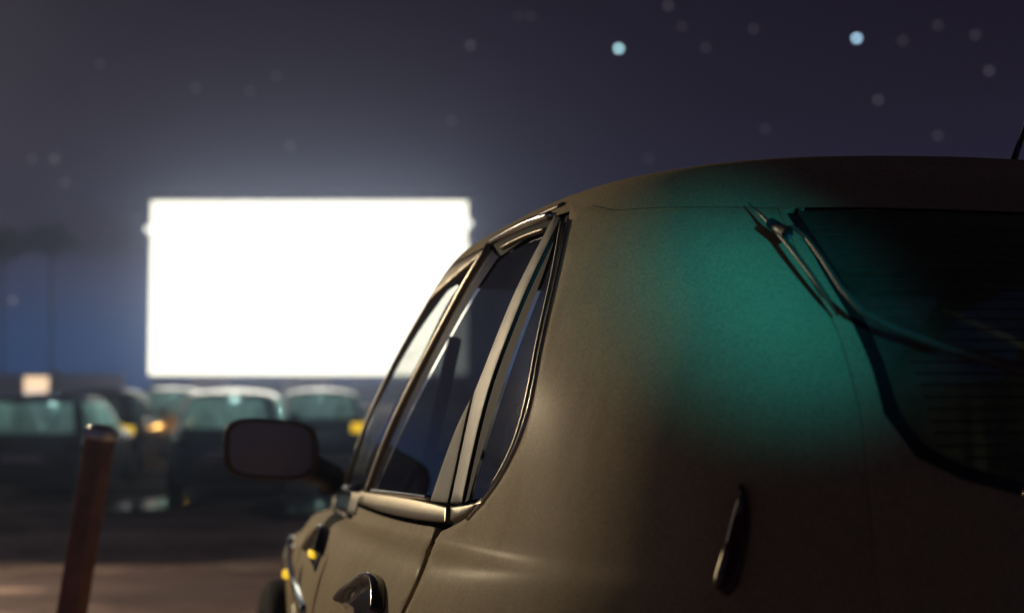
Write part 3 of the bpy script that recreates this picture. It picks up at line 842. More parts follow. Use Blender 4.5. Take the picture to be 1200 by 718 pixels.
# --- door mirrors
def door_mirror(sg):
    cx, cy, cz = sg * 0.925, 1.10, 1.078
    prof = []
    m = MB()
    n = 40
    rings = [(-0.050, 0.93), (-0.046, 1.0), (-0.02, 1.0), (0.02, .97), (0.055, .86), (0.085, .62), (0.100, .25)]
    vs, fs = [], []
    def sup(t, hw, hh, e=3.6):
        c, s_ = math.cos(t), math.sin(t)
        return (abs(c) ** (2 / e) * math.copysign(1, c) * hw, abs(s_) ** (2 / e) * math.copysign(1, s_) * hh)
    for yy, k in rings:
        for i in range(n):
            a, b = sup(2 * math.pi * i / n, 0.128 * k, 0.083 * k)
            vs.append((cx + a, cy + yy, cz + b - 0.06 * a * sg * -1))
    for r_ in range(len(rings) - 1):
        for i in range(n):
            j = (i + 1) % n
            fs.append((r_ * n + i, r_ * n + j, (r_ + 1) * n + j, (r_ + 1) * n + i))
    fs.append(tuple((len(rings) - 1) * n + i for i in range(n)))
    # inner lip and recess
    b0 = len(vs)
    for yy, k in ((-0.050, .88), (-0.035, .86)):
        for i in range(n):
            a, b = sup(2 * math.pi * i / n, 0.128 * k, 0.083 * k)
            vs.append((cx + a, cy + yy, cz + b + 0.06 * a * sg))
    for i in range(n):
        j = (i + 1) % n
        fs.append((i, j, b0 + j, b0 + i)); fs.append((b0 + i, b0 + j, b0 + n + j, b0 + n + i))
    m.add(vs, fs)
    hs = m.build('door_mirror', M_MIRRORBODY, car, smooth=True)
    me = hs.data; bm = bmesh.new(); bm.from_mesh(me); bmesh.ops.recalc_face_normals(bm, faces=bm.faces[:]); bm.to_mesh(me); bm.free()
    gv = []
    for i in range(n):
        a, b = sup(2 * math.pi * i / n, 0.128 * .865, 0.083 * .865)
        gv.append((cx + a, cy - 0.037, cz + b + 0.06 * a * sg))
    link('mirror_glass', mesh('mirror_glass', gv, [tuple(range(n))], False), M_MIRROR, hs)
    # arm: from the housing's lower inner corner to the door
    am = MB(); bs = (sg * 0.745, 1.20, 0.985)
    am.tube([(cx - sg * 0.06, cy + 0.01, cz - 0.045), (cx - sg * 0.115, cy + 0.02, cz - 0.055), (cx - sg * 0.15, cy + 0.05, cz - 0.068), bs],
            [0.03, 0.042, 0.038, 0.045], 16)
    am.build('mirror_arm', M_BLACK, hs, smooth=True)
door_mirror(-1); door_mirror(1)

# --- rear wiper and aerial
def pw(pts, off):
    o = []
    for (x, y), k in zip(pts, off):
        h = near_px(x, y)
        p = S.S(np.array([h[0]]), np.array([h[1]]))[0]; n_ = S.nrm(np.array([h[0]]), np.array([h[1]]))[0]
        o.append(tuple(p + n_ * k))
    return o
arm_px = [(1290, 478), (1200, 449), (1100, 424), (1040, 405), (1008, 391), (985, 368), (963, 335), (945, 308), (930, 292), (919, 287)]
am = MB(); am.tube(pw(arm_px, [.02, .022, .026, .03, .034, .038, .040, .038, .034, .028]), [.009, .0075, .0065, .0055, .0045, .0035, .003, .003, .003, .003], 10)
wa = am.build('wiper_arm', M_WIPER, car, smooth=True)
pv = pw([(1290, 478)], [0.012])[0]
MB().tube([pv, tuple(Vector(pv) + Vector((0.004, -0.03, 0.01)))], 0.02, 14).build('pivot', M_BLACK, wa, smooth=True)
bd = MB()
bline = pw([(878, 247), (896, 268), (914, 290), (930, 312), (950, 338), (968, 361), (982, 379)], [.012, .018, .022, .024, .022, .018, .012])
bd.tube(bline, [.001, .0028, .0042, .004, .0036, .0034, .0015], 8)
wb = bd.build('wiper_blade', M_WIPER, wa, smooth=True)
cl = MB()
c0 = pw([(905, 281), (924, 297)], [.026, .030]); cl.tube(c0, [.008, .009], 8)
cl.build('clip', M_BLACK, wa, smooth=True)
ab = MB()
ab.lathe([(1.560, 0.055), (1.578, 0.050), (1.590, 0.030), (1.598, 0.012), (1.600, 0.001)], 24, 'Z', (0, 0, 0))
for i, v in enumerate(ab.v): ab.v[i] = (v[0] * .9 + 0.148, v[1] * 1.3 - 0.72, v[2] + 0.022)
an = ab.build('aerial_base', M_BLACK, car, smooth=True)
MB().tube([(0.158, -0.74, 1.61), (0.162, -0.78, 1.68), (0.172, -0.88, 1.84), (0.183, -0.96, 1.98)], [.006, .0045, .0035, .002], 8).build('aerial_mast', M_GLOSSBLACK, an, smooth=True)

# --- interior
def seat(x, y, rear=False):
    m = MB(); lean = Matrix.Translation((x, y, 0.42)) @ Matrix.Rotation(math.radians(14), 4, 'X')
    w = .24
    a = MB().box(-w, w, -0.06, 0.07, 0.02, 0.58, lean).build('seat_back', M_CLOTH, car, bevel=0.045)
    MB().box(x - w, x + w, y, y + 0.50, 0.36, 0.50).build('seat_cushion', M_CLOTH, car, bevel=0.05)
    l2 = Matrix.Translation((x, y, 0.42)) @ Matrix.Rotation(math.radians(10), 4, 'X')
    MB().box(-.13, .13, -0.05, 0.05, 0.62, 0.80, l2).build('headrest', M_CLOTH, a, bevel=0.04)
    for s in (-1, 1): MB().tube([l2 @ Vector((s * .05, 0, .55)), l2 @ Vector((s * .05, 0, .65))], .007, 8).build('headrest_post', M_CHROME, a, smooth=True)
seat(-0.37, 0.30); seat(0.37, 0.30)
for x in (-0.42, 0.0, 0.42): seat(x, -0.55)
MB().box(-.68, .68, 1.28, 1.75, 0.55, 0.93).build('dashboard', M_DASH, car, bevel=0.06)
sw = MB(); cc = Vector((-0.37, 1.12, 0.90)); u = Vector((1, 0, 0)); v_ = Vector((0, 0.42, 0.9)).normalized()
sw.tube([cc + (u * math.cos(a) + v_ * math.sin(a)) * 0.18 for a in np.linspace(0, 2 * math.pi, 33)], 0.014, 8, cap=False)
swo = sw.build('steering_wheel', M_DASH, car, smooth=True)
MB().tube([cc + u * -.17, cc, cc + u * .17], .014, 8).build('spoke', M_DASH, swo, smooth=True)
# belt strap on the B pillar inside
st = MB(); st.tube([(-0.60, 0.22, 1.35), (-0.66, 0.20, 1.1), (-0.70, 0.18, 0.8)], .016, 6); st.build('seat_belt', M_LINER, car)
#CUT2
# ================================================================== THE LOT
FWD = None
def at(pxx, depth, z=0.0):
    """ground position under a picture column at a given distance ahead"""
    return Vector(((pxx - 600) / FPX * depth, depth, z))
def gz(y):
    t = max(0.0, min(1.0, (y - 3.5) / 8.0)); t = t * t * (3 - 2 * t)
    return t * (-0.35 + 0.012 * min(y, 110))
# ground: one sheet to the horizon, with real ruts near by
def fbm(x, y):
    return (0.030 * math.sin(y * 1.9 + 0.7 * math.sin(x * .35)) + 0.022 * math.sin(y * 3.7 + 1.3 * math.sin(x * .22 + 1)) + 0.012 * math.sin(x * 2.1 + y * 5.3) + 0.01 * math.sin(x * 6.3 - y * 4.1))
xs = sorted(set([-1500, -600, -250, -120, -70, -45] + list(np.arange(-30, 20, 0.25)) + [30, 60, 120, 250, 600, 1500]))
ys = sorted(set([-1500, -500, -150, -60, -20, -8] + list(np.arange(-2, 40, 0.20)) + list(np.arange(40, 100, 2.0)) + [120, 160, 250, 500, 1500]))
gv, gf = [], []
r2 = random.Random(3)
for x in xs:
    for y in ys:
        near = max(0.0, min(1.0, (38 - y) / 12)) if y > 0 else max(0, 1 + y / 8)
        z = fbm(x, y) * near * 0.9 + r2.uniform(-.006, .006) * near - 0.03
        c = CARI @ Vector((x, y, 0))
        if abs(c.x) < 1.3 and abs(c.y) < 3: z = -0.004
        gv.append((x, y, min(z, 0.02) + gz(y)))
ny = len(ys)
for i in range(len(xs) - 1):
    for j in range(ny - 1):
        gf.append((i * ny + j, (i + 1) * ny + j, (i + 1) * ny + j + 1, i * ny + j + 1))
m, nt, b = mat('packed_earth_and_dry_grass')
tc = N(nt, 'ShaderNodeTexCoord')
mp = N(nt, 'ShaderNodeMapping'); mp.inputs['Scale'].default_value = (0.16, 0.55, 1.0)
n1 = N(nt, 'ShaderNodeTexNoise', i_Scale=0.9, i_Detail=9.0, i_Roughness=0.72)
nt.links.new(tc.outputs['Object'], mp.inputs[0]); nt.links.new(mp.outputs[0], n1.inputs['Vector'])
gr = ramp(nt, [(0.34, (0.09, 0.055, 0.06)), (0.45, (0.20, 0.13, 0.135)), (0.50, (0.62, 0.45, 0.38)), (0.58, (0.70, 0.53, 0.45)), (0.66, (0.22, 0.15, 0.15))])
nt.links.new(n1.outputs['Fac'], gr.inputs['Fac'])
n2 = N(nt, 'ShaderNodeTexNoise', i_Scale=14.0, i_Detail=8.0, i_Roughness=0.8)
nt.links.new(tc.outputs['Object'], n2.inputs['Vector'])
mm = N(nt, 'ShaderNodeMix', data_type='RGBA', blend_type='MULTIPLY'); mm.inputs['Factor'].default_value = 0.7
g2 = ramp(nt, [(0.3, (0.35, 0.34, 0.37)), (0.7, (1.35, 1.28, 1.34))]); nt.links.new(n2.outputs['Fac'], g2.inputs['Fac'])
nt.links.new(gr.outputs[0], mm.inputs[6]); nt.links.new(g2.outputs[0], mm.inputs[7]); nt.links.new(mm.outputs[2], b.inputs['Base Color'])
rr = N(nt, 'ShaderNodeMapRange'); rr.inputs['To Min'].default_value = 0.62; rr.inputs['To Max'].default_value = 0.95
nt.links.new(n2.outputs['Fac'], rr.inputs['Value']); nt.links.new(rr.outputs[0], b.inputs['Roughness'])
bp = N(nt, 'ShaderNodeBump'); bp.inputs['Strength'].default_value = 0.6; bp.inputs['Distance'].default_value = 0.05
nt.links.new(n2.outputs['Fac'], bp.inputs['Height']); nt.links.new(bp.outputs[0], b.inputs['Normal'])
tag(link('ground', mesh('ground', gv, gf), m), kind='structure')
# puddles
M_WATER = pmat('puddle_water', (0.02, 0.018, 0.016), rough=0.05, nscale=3, namp=0.3, bump=0.03, bscale=6)
def puddle(c, rx, ry, seed):
    q = random.Random(seed); n = 40; vs = [(0, 0, 0)]
    ph = [q.uniform(0, 6.28) for _ in range(4)]
    for i in range(n):
        t = 2 * math.pi * i / n
        k = 1 + .18 * math.sin(2 * t + ph[0]) + .12 * math.sin(3 * t + ph[1]) + .08 * math.sin(5 * t + ph[2])
        vs.append((rx * k * math.cos(t), ry * k * math.sin(t), 0))
    o = link('puddle', mesh('puddle', vs, [(0, 1 + i, 1 + (i + 1) % n) for i in range(n)]), M_WATER)
    o.location = (c.x, c.y, gz(c.y) + 0.026); o.rotation_euler = (0.012, 0, 0)
    tag(o, kind='structure')
puddle(at(183, 18.0), 0.62, 0.95, 1)
puddle(at(352, 17.6), 0.6, 0.8, 2)

# ------------------------------------------------------------------ the screen
SD = 90.0
def un(pxx, pyy, depth):
    d = ray(pxx, pyy); return Vector((0, 0, EYE)) + d * (depth / d.y)
p00, p11 = un(174, 439, SD), un(548, 235.5, SD)
SX0, SX1, SZ0, SZ1 = p00.x, p11.x, p00.z, p11.z
M_SCREEN, nt, b = mat('lit_projection_screen')
b.inputs['Base Color'].default_value = (0.8, 0.8, 0.8, 1); b.inputs['Roughness'].default_value = 0.9
tc = N(nt, 'ShaderNodeTexCoord'); nz = N(nt, 'ShaderNodeTexNoise', i_Scale=0.4)
nt.links.new(tc.outputs['Object'], nz.inputs['Vector'])
sr = ramp(nt, [(0.3, (0.97, 0.93, 0.74)), (0.7, (1.0, 0.96, 0.77))]); nt.links.new(nz.outputs['Fac'], sr.inputs['Fac'])
nt.links.new(sr.outputs[0], b.inputs['Emission Color']); b.inputs['Emission Strength'].default_value = 2.5
M_SCREEN.cycles.emission_sampling = 'FRONT'
M_STEEL = pmat('galvanised_steel', (0.42, 0.44, 0.45), rough=0.5, metal=0.4, nscale=3, namp=0.15)
M_STEELDK = pmat('painted_steel', (0.16, 0.17, 0.19), rough=0.6, nscale=3, namp=0.15)
scr = empty('cinema_screen', ((SX0 + SX1) / 2, SD, 0))
tag(scr, 'huge glowing white drive-in cinema screen on steel legs behind the parked cars', 'cinema screen')
cx = (SX0 + SX1) / 2; hw = (SX1 - SX0) / 2
me = mesh('s', [(-hw, 0, SZ0), (hw, 0, SZ0), (hw, 0, SZ1), (-hw, 0, SZ1)], [(0, 1, 2, 3)], False)
link('projection_surface', me, M_SCREEN, scr)
MB().box(-hw - .02, hw + .02, 0.02, 0.25, SZ0 - .02, SZ1 + .02).build('backing_panel', M_STEELDK, scr)
fr = MB().box(-hw - .55, hw + .45, 0.1, 0.4, SZ1 + .30, SZ1 + .56).build('top_beam', M_STEEL, scr)
for k in range(12):
    x = -hw + (k + .5) * 2 * hw / 12
    MB().box(x - .05, x + .05, .15, .3, SZ1 + .02, SZ1 + .30).build('bracket', M_STEEL, scr)
MB().box(-hw - .06, hw + .06, -0.05, 0.3, SZ0 - .26, SZ0 - .03).build('bottom_beam', M_STEEL, scr)
for k in range(7):
    x = -hw + .6 + k * (2 * hw - 1.2) / 6
    MB().box(x - .15, x + .15, 0.27, 0.57, -0.05, SZ1 + .1).build('leg', M_STEELDK, scr)
    s_ = MB(); s_.tube([(x, .5, SZ1 * .8), (x, 4.5, 0)], .1, 6); s_.build('brace', M_STEELDK, scr)
M_FLOOD = pmat('floodlight_glass', (0.9, 0.9, 0.9), rough=0.3, nscale=5, namp=.05, emit=(1, .97, .88), es=2.2)
for sx, z, on in ((-1, un(171, 269, SD).z, 1), (-1, un(171, 284, SD).z, 0), (1, un(551, 262, SD).z, 1), (1, un(549, 277, SD).z, 0)):
    f = MB(); f.lathe([(-.12, .05), (-.1, .22), (.0, .24), (.12, .24)], 16, 'X', (0, 0, 0))
    Mx = Matrix.Rotation(math.pi / 2 if False else -math.pi / 2, 4, 'Z')
    f.v = [tuple(Mx @ Vector(v) + Vector((sx * (hw + .10), -.1, z))) for v in f.v]
    h = f.build('floodlight', M_STEEL, scr, smooth=True)
    g = MB(); g.v = [tuple(Vector((sx * (hw + .10) + .22 * math.cos(t), -.225, z + .22 * math.sin(t)))) for t in np.linspace(0, 2 * math.pi, 17)[:-1]]
    g.f = [tuple(range(16))]; g.build('lens', M_FLOOD if on else M_STEEL, h)

# ------------------------------------------------------------------ fence, boards, kiosk
M_FENCE = pmat('pale_fence_boards', (0.70, 0.72, 0.76), rough=0.8, nscale=2, namp=0.25)
M_FENCEDK = pmat('blue_grey_fence_boards', (0.16, 0.19, 0.26), rough=0.8, nscale=2, namp=0.3)
FD = 84.0
fen = empty('perimeter_fence', at(0, FD))
fx0 = at(-900, FD).x
tag(fen, 'long pale boarded fence running across the far end of the lot, left of the screen', 'fence')
W_ = 2.4; ztop = un(60, 438, FD).z
shared = None
def fence_run(root, x0, x1, zt, m, loc):
    me0 = MB().box(0.01, W_ - .13, -.03, .03, 0.12, zt).v, MB().box(0, 1, 0, 1, 0, 1).f
    mp_ = mesh('board_panel', me0[0], me0[1], False); mp_.materials.append(m)
    bx = MB().box(-.06, .06, -.07, .07, -.1, zt + .08); mpo = mesh('post', bx.v, bx.f, False); mpo.materials.append(m)
    x = x0
    while x < x1:
        for nm, mm_, dx in (('board_panel', mp_, .065), ('post', mpo, 0)):
            o = bpy.data.objects.new(nm, mm_); COL.objects.link(o); o.parent = root; o.location = (x + dx, 0, 0)
        x += W_
fl = at(0, FD)
fence_run(fen, at(-900, FD).x - fl.x, at(176, FD).x - fl.x - W_, ztop, M_FENCE, fl)
fen2 = empty('perimeter_fence', at(180, 93.0))
tag(fen2, 'low dark blue-grey boarded fence running behind the legs of the screen', 'fence')
fence_run(fen2, 0, at(1300, 93).x - at(180, 93).x, un(400, 447, 93).z, M_FENCEDK, None)
M_BOARD = pmat('white_notice_board', (0.82, 0.82, 0.80), rough=0.6, nscale=1.5, namp=0.12)
M_MARK = pmat('faded_grey_lettering', (0.20, 0.21, 0.23), rough=0.7, nscale=4, namp=.2)
def board(x0, x1, y0, y1, d, label, marks):
    a, c = un(x0, y1, d), un(x1, y0, d)
    r = empty('banner', ((a.x + c.x) / 2, d, 0)); tag(r, label, 'banner')
    w = (c.x - a.x) / 2
    fc = MB().box(-w, w, -.03, .03, a.z, c.z).build('face', M_BOARD, r, bevel=.01)
    for s in (-1, 1): MB().box(s * w * .8 - .04, s * w * .8 + .04, .04, .12, -.05, c.z).build('post', M_STEEL, r)
    for k in range(marks):
        q = -w * .62 + k * w * 1.24 / max(1, marks - 1); hh = c.z - a.z
        t = .035
        for (u0, u1, z0, z1) in ((-.14, -.14 + t * 2, .22, .74), (.06, .06 + t * 2, .22, .74), (-.08, .06, .42 + .08 * (k % 2), .52 + .08 * (k % 2))):
            MB().box(q + u0, q + u1, -.045, -.032, a.z + hh * z0, a.z + hh * z1).build('stroke', M_MARK, fc)
board(222, 268, 442, 466, 87.5, 'plain pale banner board just under the left part of the glowing screen', 0)
board(331, 387, 442, 462, 87.5, 'pale banner board with faded grey lettering under the middle of the screen', 5)
# lit sign box over the left car
M_SIGN, nt, b = mat('lit_sign_face')
tc = N(nt, 'ShaderNodeTexCoord'); sp = N(nt, 'ShaderNodeSeparateXYZ'); nt.links.new(tc.outputs['Generated'], sp.inputs[0])
sg = ramp(nt, [(0.0, (0.62, 0.50, 0.52)), (0.35, (0.72, 0.60, 0.50)), (0.55, (0.88, 0.58, 0.34)), (1.0, (0.92, 0.66, 0.40))])
nt.links.new(sp.outputs['Z'], sg.inputs['Fac']); nt.links.new(sg.outputs[0], b.inputs['Emission Color']); nt.links.new(sg.outputs[0], b.inputs['Base Color'])
b.inputs['Emission Strength'].default_value = 1.7
a, c = un(28, 470, 60), un(57, 441, 60)
sb = empty('light_box_sign', ((a.x + c.x) / 2, 60, 0)); tag(sb, 'square peach-coloured light box glowing in front of the pale fence at far left', 'sign')
w = (c.x - a.x) / 2
MB().box(-w - .04, w + .04, 0, .25, a.z - .04, c.z + .04).build('case', M_STEELDK, sb, bevel=.02)
MB().box(-w, w, -.02, -.003, a.z, c.z).build('lit_face', M_SIGN, sb)
MB().box(-.06, .06, .05, .17, -.05, a.z - .04).build('post', M_STEELDK, sb)
pp = un(66, 436, 62)
pl_ = empty('fence_pole', (pp.x, 62, 0)); tag(pl_, 'thin grey pole standing just right of the peach light box', 'pole')
t_ = MB(); t_.tube([(0, 0, -.1), (0, 0, pp.z)], .09, 10); t_.build('shaft', M_STEEL, pl_, smooth=True)
MB().box(-.2, .2, -.08, .08, pp.z - .02, pp.z + .12).build('cap', M_STEEL, pl_, bevel=.02)

# ------------------------------------------------------------------ umbrella pines beyond the fence
M_LEAF = pmat('dark_pine_needles', (0.045, 0.042, 0.028), rough=0.8, nscale=1.5, namp=0.4)
M_BARK = pmat('pine_bark', (0.09, 0.06, 0.045), rough=0.9, nscale=4, namp=0.3)
def pine(pxx, ptop, pbot, wpx, d, seed, label):
    q = random.Random(seed)
    tp, bt = un(pxx, ptop, d), un(pxx, pbot, d)
    w = wpx / FPX * d / 2; zc = (tp.z + bt.z) / 2; hh = (tp.z - bt.z) / 2
    r = empty('pine_tree', (tp.x, d, 0)); tag(r, label, 'tree')
    t = MB(); t.tube([(0, 0, -.2), (.1, 0, zc * .5), (-.05, 0, zc * .85), (0, 0, zc)], [.09, .08, .07, .05], 8)
    for k in range(7):
        a = q.uniform(0, 6.28); t.tube([(0, 0, zc - hh * 1.4 + .15 * k), (math.cos(a) * w * .4, math.sin(a) * w * .4, zc - hh * .3), (math.cos(a) * w * .75, math.sin(a) * w * .75, zc + hh * .1)], [.09, .06, .03], 6)
    t.build('trunk', M_BARK, r, smooth=True)
    cl = [(q.uniform(-1, 1), q.uniform(-1, 1), q.uniform(-1, 1), q.uniform(.25, .5)) for _ in range(60)]
    cl = [c for c in cl if c[0]**2 + c[1]**2 + c[2]**2 < 1.1]
    m_ = MB()
    for c in cl:
        for _ in range(90):
            u = Vector((q.gauss(0, 1), q.gauss(0, 1), q.gauss(0, 1))).normalized() * c[3] * q.uniform(.5, 1)
            p = Vector(((c[0] * .8 + u.x) * w, (c[1] * .8 + u.y) * w, zc + (c[2] * .6 + u.z * .8) * hh))
            a, b_ = [Vector((q.gauss(0, 1), q.gauss(0, 1), q.gauss(0, .6))).normalized() * q.uniform(.12, .26) for _ in (0, 1)]
            m_.add([p - a, p + b_, p + a, p - b_], [(0, 1, 2, 3)])
    m_.build('crown', M_LEAF, r)
pine(4, 262, 312, 56, 96, 1, 'umbrella pine with a dark crown at the very left edge beyond the fence')
pine(62, 260, 300, 58, 98, 2, 'umbrella pine with a small dark crown above the peach light box')

# ------------------------------------------------------------------ leaning post at left
M_RUST, nt, b = mat('rusty_iron')
tc = N(nt, 'ShaderNodeTexCoord'); nz = N(nt, 'ShaderNodeTexNoise', i_Scale=9.0, i_Detail=8.0, i_Roughness=.7)
nt.links.new(tc.outputs['Object'], nz.inputs['Vector'])
r_ = ramp(nt, [(0.3, (0.20, 0.085, 0.065)), (0.6, (0.42, 0.20, 0.14)), (0.8, (0.52, 0.31, 0.23))]); nt.links.new(nz.outputs['Fac'], r_.inputs['Fac'])
nt.links.new(r_.outputs[0], b.inputs['Base Color']); b.inputs['Roughness'].default_value = .75
bp = N(nt, 'ShaderNodeBump'); bp.inputs['Strength'].default_value = .4; bp.inputs['Distance'].default_value = .01
nt.links.new(nz.outputs['Fac'], bp.inputs['Height']); nt.links.new(bp.outputs[0], b.inputs['Normal'])
PD = 4.6
M_CAP = pmat('worn_bright_cap', (0.80, 0.80, 0.80), rough=0.3, metal=0.75, nscale=30, namp=0.15)
pt, pb = un(119, 504, PD), un(84, 718, PD)
dirn = (pb - pt); k = (pt.z + 0.05) / -dirn.z; base = pt + dirn * k
post = empty('leaning_post', (base.x, base.y, 0)); tag(post, 'rust-brown leaning iron speaker post in the left foreground with a bright cap', 'post')
B = Vector((0, 0, -.05)); T_ = pt - Vector((base.x, base.y, 0))
ax = (T_ - B).normalized()
Q_ = Vector((0, 0, 1)).rotation_difference(ax).to_matrix().to_4x4(); Q_.translation = B
Q_ = Q_ @ Matrix.Rotation(math.radians(-17), 4, 'Z')
t_ = MB().box(-.036, .036, -.036, .036, 0, (T_ - B).length, Q_); t_.build('shaft', M_RUST, post, bevel=.006)
t_ = MB().box(-.041, .041, -.041, .041, (T_ - B).length - .03, (T_ - B).length + .006, Q_)
cp_ = t_.build('cap', M_CAP, post, bevel=.006)
t_ = MB().lathe([(-.002, .046), (.006, .043), (.011, .034), (.014, .020), (.015, .001)], 24, 'Z')
t_.v = [tuple(Q_ @ Vector((v[0], v[1], v[2] + (T_ - B).length + .005))) for v in t_.v]
t_.build('cap_dome', M_CAP, cp_, smooth=True)

# ------------------------------------------------------------------ the cars in front
PAINTS = {
    'dark': paint('dark_blue_black_paint', (0.022, 0.022, 0.032), dust=0.12, metal=0.3, rough=0.3),
    'maroon': paint('deep_maroon_paint', (0.035, 0.018, 0.022), dust=0.12, metal=0.3, rough=0.3),
    'tan': paint('tan_paint', (0.55, 0.34, 0.17), dust=0.2, metal=0.2, rough=0.35),
    'silver': paint('silver_paint', (0.42, 0.42, 0.43), dust=0.15, metal=0.6, rough=0.3),
    'grey': paint('grey_paint', (0.10, 0.10, 0.12), dust=0.15, metal=0.4, rough=0.3),
}
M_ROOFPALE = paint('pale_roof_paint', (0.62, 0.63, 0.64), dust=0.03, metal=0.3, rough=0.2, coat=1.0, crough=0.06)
def car_shell(kind, hw, H, Lr, Lf):
    """rear y -Lr, front y Lf, belt at ~.62 H"""
    if kind == 'suv':
        gr = [(0.64, .93, .97, .62), (0.68, .90, .96, .58), (0.82, .85, .93, .42), (0.915, .78, .90, .22), (0.94, .73, .86, .16), (0.96, .64, .72, .10), (0.98, .45, .46, .05), (1.0, .02, .03, .01)]
    elif kind == 'hatch':
        gr = [(0.62, .93, .96, .62), (0.66, .90, .94, .56), (0.80, .84, .84, .38), (0.91, .76, .74, .18), (0.935, .71, .70, .12), (0.957, .62, .60, .09), (0.98, .44, .40, .05), (1.0, .02, .03, .01)]
    else:
        gr = [(0.62, .93, .70, .60), (0.66, .89, .62, .55), (0.80, .83, .50, .38), (0.91, .75, .36, .18), (0.935, .70, .33, .12), (0.957, .61, .28, .09), (0.98, .43, .2, .05), (1.0, .02, .02, .01)]
    lo = [(0.13, .90, .94, .92), (0.20, .97, .99, .98), (0.36, 1.0, 1.0, 1.0), (0.48, 1.0, .995, .98), (0.56, .985, .985, .88), (0.605, .96, .975, .70)]
    if kind == 'sedan': lo[-1] = (0.605, .96, .96, .70)
    K = [(h * H, w * hw, -r * Lr, f * Lf, 4, 5, 0) for h, w, r, f in lo + gr]
    return Shell(K, shear=0.0, nphi=120, nv=80, bf=4)
def far_car(loc, rz, kind, body, roofm, label, hw=.88, H=1.44, Lr=1.95, Lf=2.4, amber=None, glassm=None, cabin=26.0, glow=False):
    Sx = car_shell(kind, hw, H, Lr, Lf)
    r = empty('parked_car', (loc.x, loc.y, gz(loc.y) - .01), rz); r.rotation_euler = (0.012, 0, rz); tag(r, label, 'car', 'cars parked facing the screen')
    kw = dict(step=.06, grid=.10, gap=.004, rb=.006, depth=.03)
    vb = Sx.V[6]; vt = Sx.V[9]; vr = Sx.V[10]
    gm = glassm or M_GLASS_FAR
    # lower body: two flanks with arches, tail and nose
    wr_, wf_, ar = -Lr * .62, Lf * .62, .37
    def sd(y, h): return Sx.side(y, h)
    def arc2(c, a0, a1, n=8): return [sd(c + ar * math.cos(math.radians(a0 + (a1 - a0) * i / n)), .33 + ar * math.sin(math.radians(a0 + (a1 - a0) * i / n))) for i in range(n + 1)]
    zb = Sx.K[6, 0]
    def vy(y, v):
        lo, hi = 0.02, math.pi - .02
        for _ in range(30):
            m_ = (lo + hi) / 2
            if Sx.S(np.array([m_]), np.array([v]))[0][1] < y: lo = m_
            else: hi = m_
        return (m_, v)
    yr, yf = -Lr * .86, Lf * .80
    loop = [vy(yr, vb), sd(yr, .5)] + [sd(wr_ - ar * 1.0, .34)] + arc2(wr_, 178, 4) + [sd(wr_ + ar + .04, .24), sd(wf_ - ar - .04, .24)] + arc2(wf_, 176, 4) + [sd(yf, .5)] + [vy(yf * .8, vb - .02), vy(yf * .5, vb)]
    a = panel('body_side', Sx, loop, body, r, **kw); panel('body_side', Sx, None, body, r, mirror=True, proto=a)
    z0 = .22
    tail = [vy(yr, vb), sd(yr, .5), sd(yr, .28), Sx.rear(-hw * .6, z0), Sx.rear(0, z0)]
    tl_ = tail + mirror_phi(tail)[1:] + [(0.0, vb)]
    panel('tail_panel', Sx, tl_, body, r, **kw)
    ringgrid('lower_valance', Sx.V[0], Sx.V[1] + .02, M_BLACK, off=-.01, nphi=60, nv=3, Sx=Sx, parent=r)
    nose = [(vy(yf, 1e-3)[0], Sx.V[1])] + [sd(yf, .5), vy(yf * .8, vb - .02)]
    nose_l = [sd(yf, .26), sd(yf, .5), vy(yf * .8, vb - .02), vy(yf * .5, vb), (math.pi, vb)]
    nl = [(math.pi, Sx.V[1] + .02)] + nose_l
    panel('nose_panel', Sx, nl + [(2 * math.pi - p, v) for p, v in nl[::-1]][1:-1], body, r, **kw)
    # greenhouse
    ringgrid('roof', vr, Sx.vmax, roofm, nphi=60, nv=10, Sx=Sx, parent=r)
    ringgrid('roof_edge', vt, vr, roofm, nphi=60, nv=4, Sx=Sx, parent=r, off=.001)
    def band(p0a, p1a, p0b, p1b, v0, v1, nm, m, off=0.0, **k2):
        lp = [(p, v0) for p in np.linspace(p0a, p1a, 5)] + [(p, v1) for p in np.linspace(p1b, p0b, 5)]
        k3 = dict(kw); k3.update(k2); return panel(nm, Sx, lp, m, r, off=off, **k3)
    v0 = vb + .01
    def px_(x, h): return Sx.rear(-x, h)[0]
    def fx_(x, h): return Sx.front(-x, h)[0]
    h0, h1 = Sx.K[7, 0], Sx.K[9, 0]
    ra, rb2 = px_(hw * .72, h0), px_(hw * .60, h1 - .02)
    fa, fb2 = fx_(hw * .76, h0), fx_(hw * .64, h1 - .02)
    rear_y = Sx.K[9, 2]
    s1a, s1b = vy(Sx.K[7, 2] * .80, v0)[0], vy(rear_y * .80, vt)[0]
    s2a, s2b = vy(Lf * .42, v0)[0], vy(Lf * .08, vt)[0]
    band(-ra, ra, -rb2, rb2, v0, vt, 'rear_window', gm, off=-.004, thick=False)
    band(2 * math.pi - fa, fa, 2 * math.pi - fb2, fb2, v0, vt, 'windscreen', gm, off=-.004, thick=False)
    mid_a, mid_b = vy(-.05, v0)[0], vy(-.12, vt)[0]
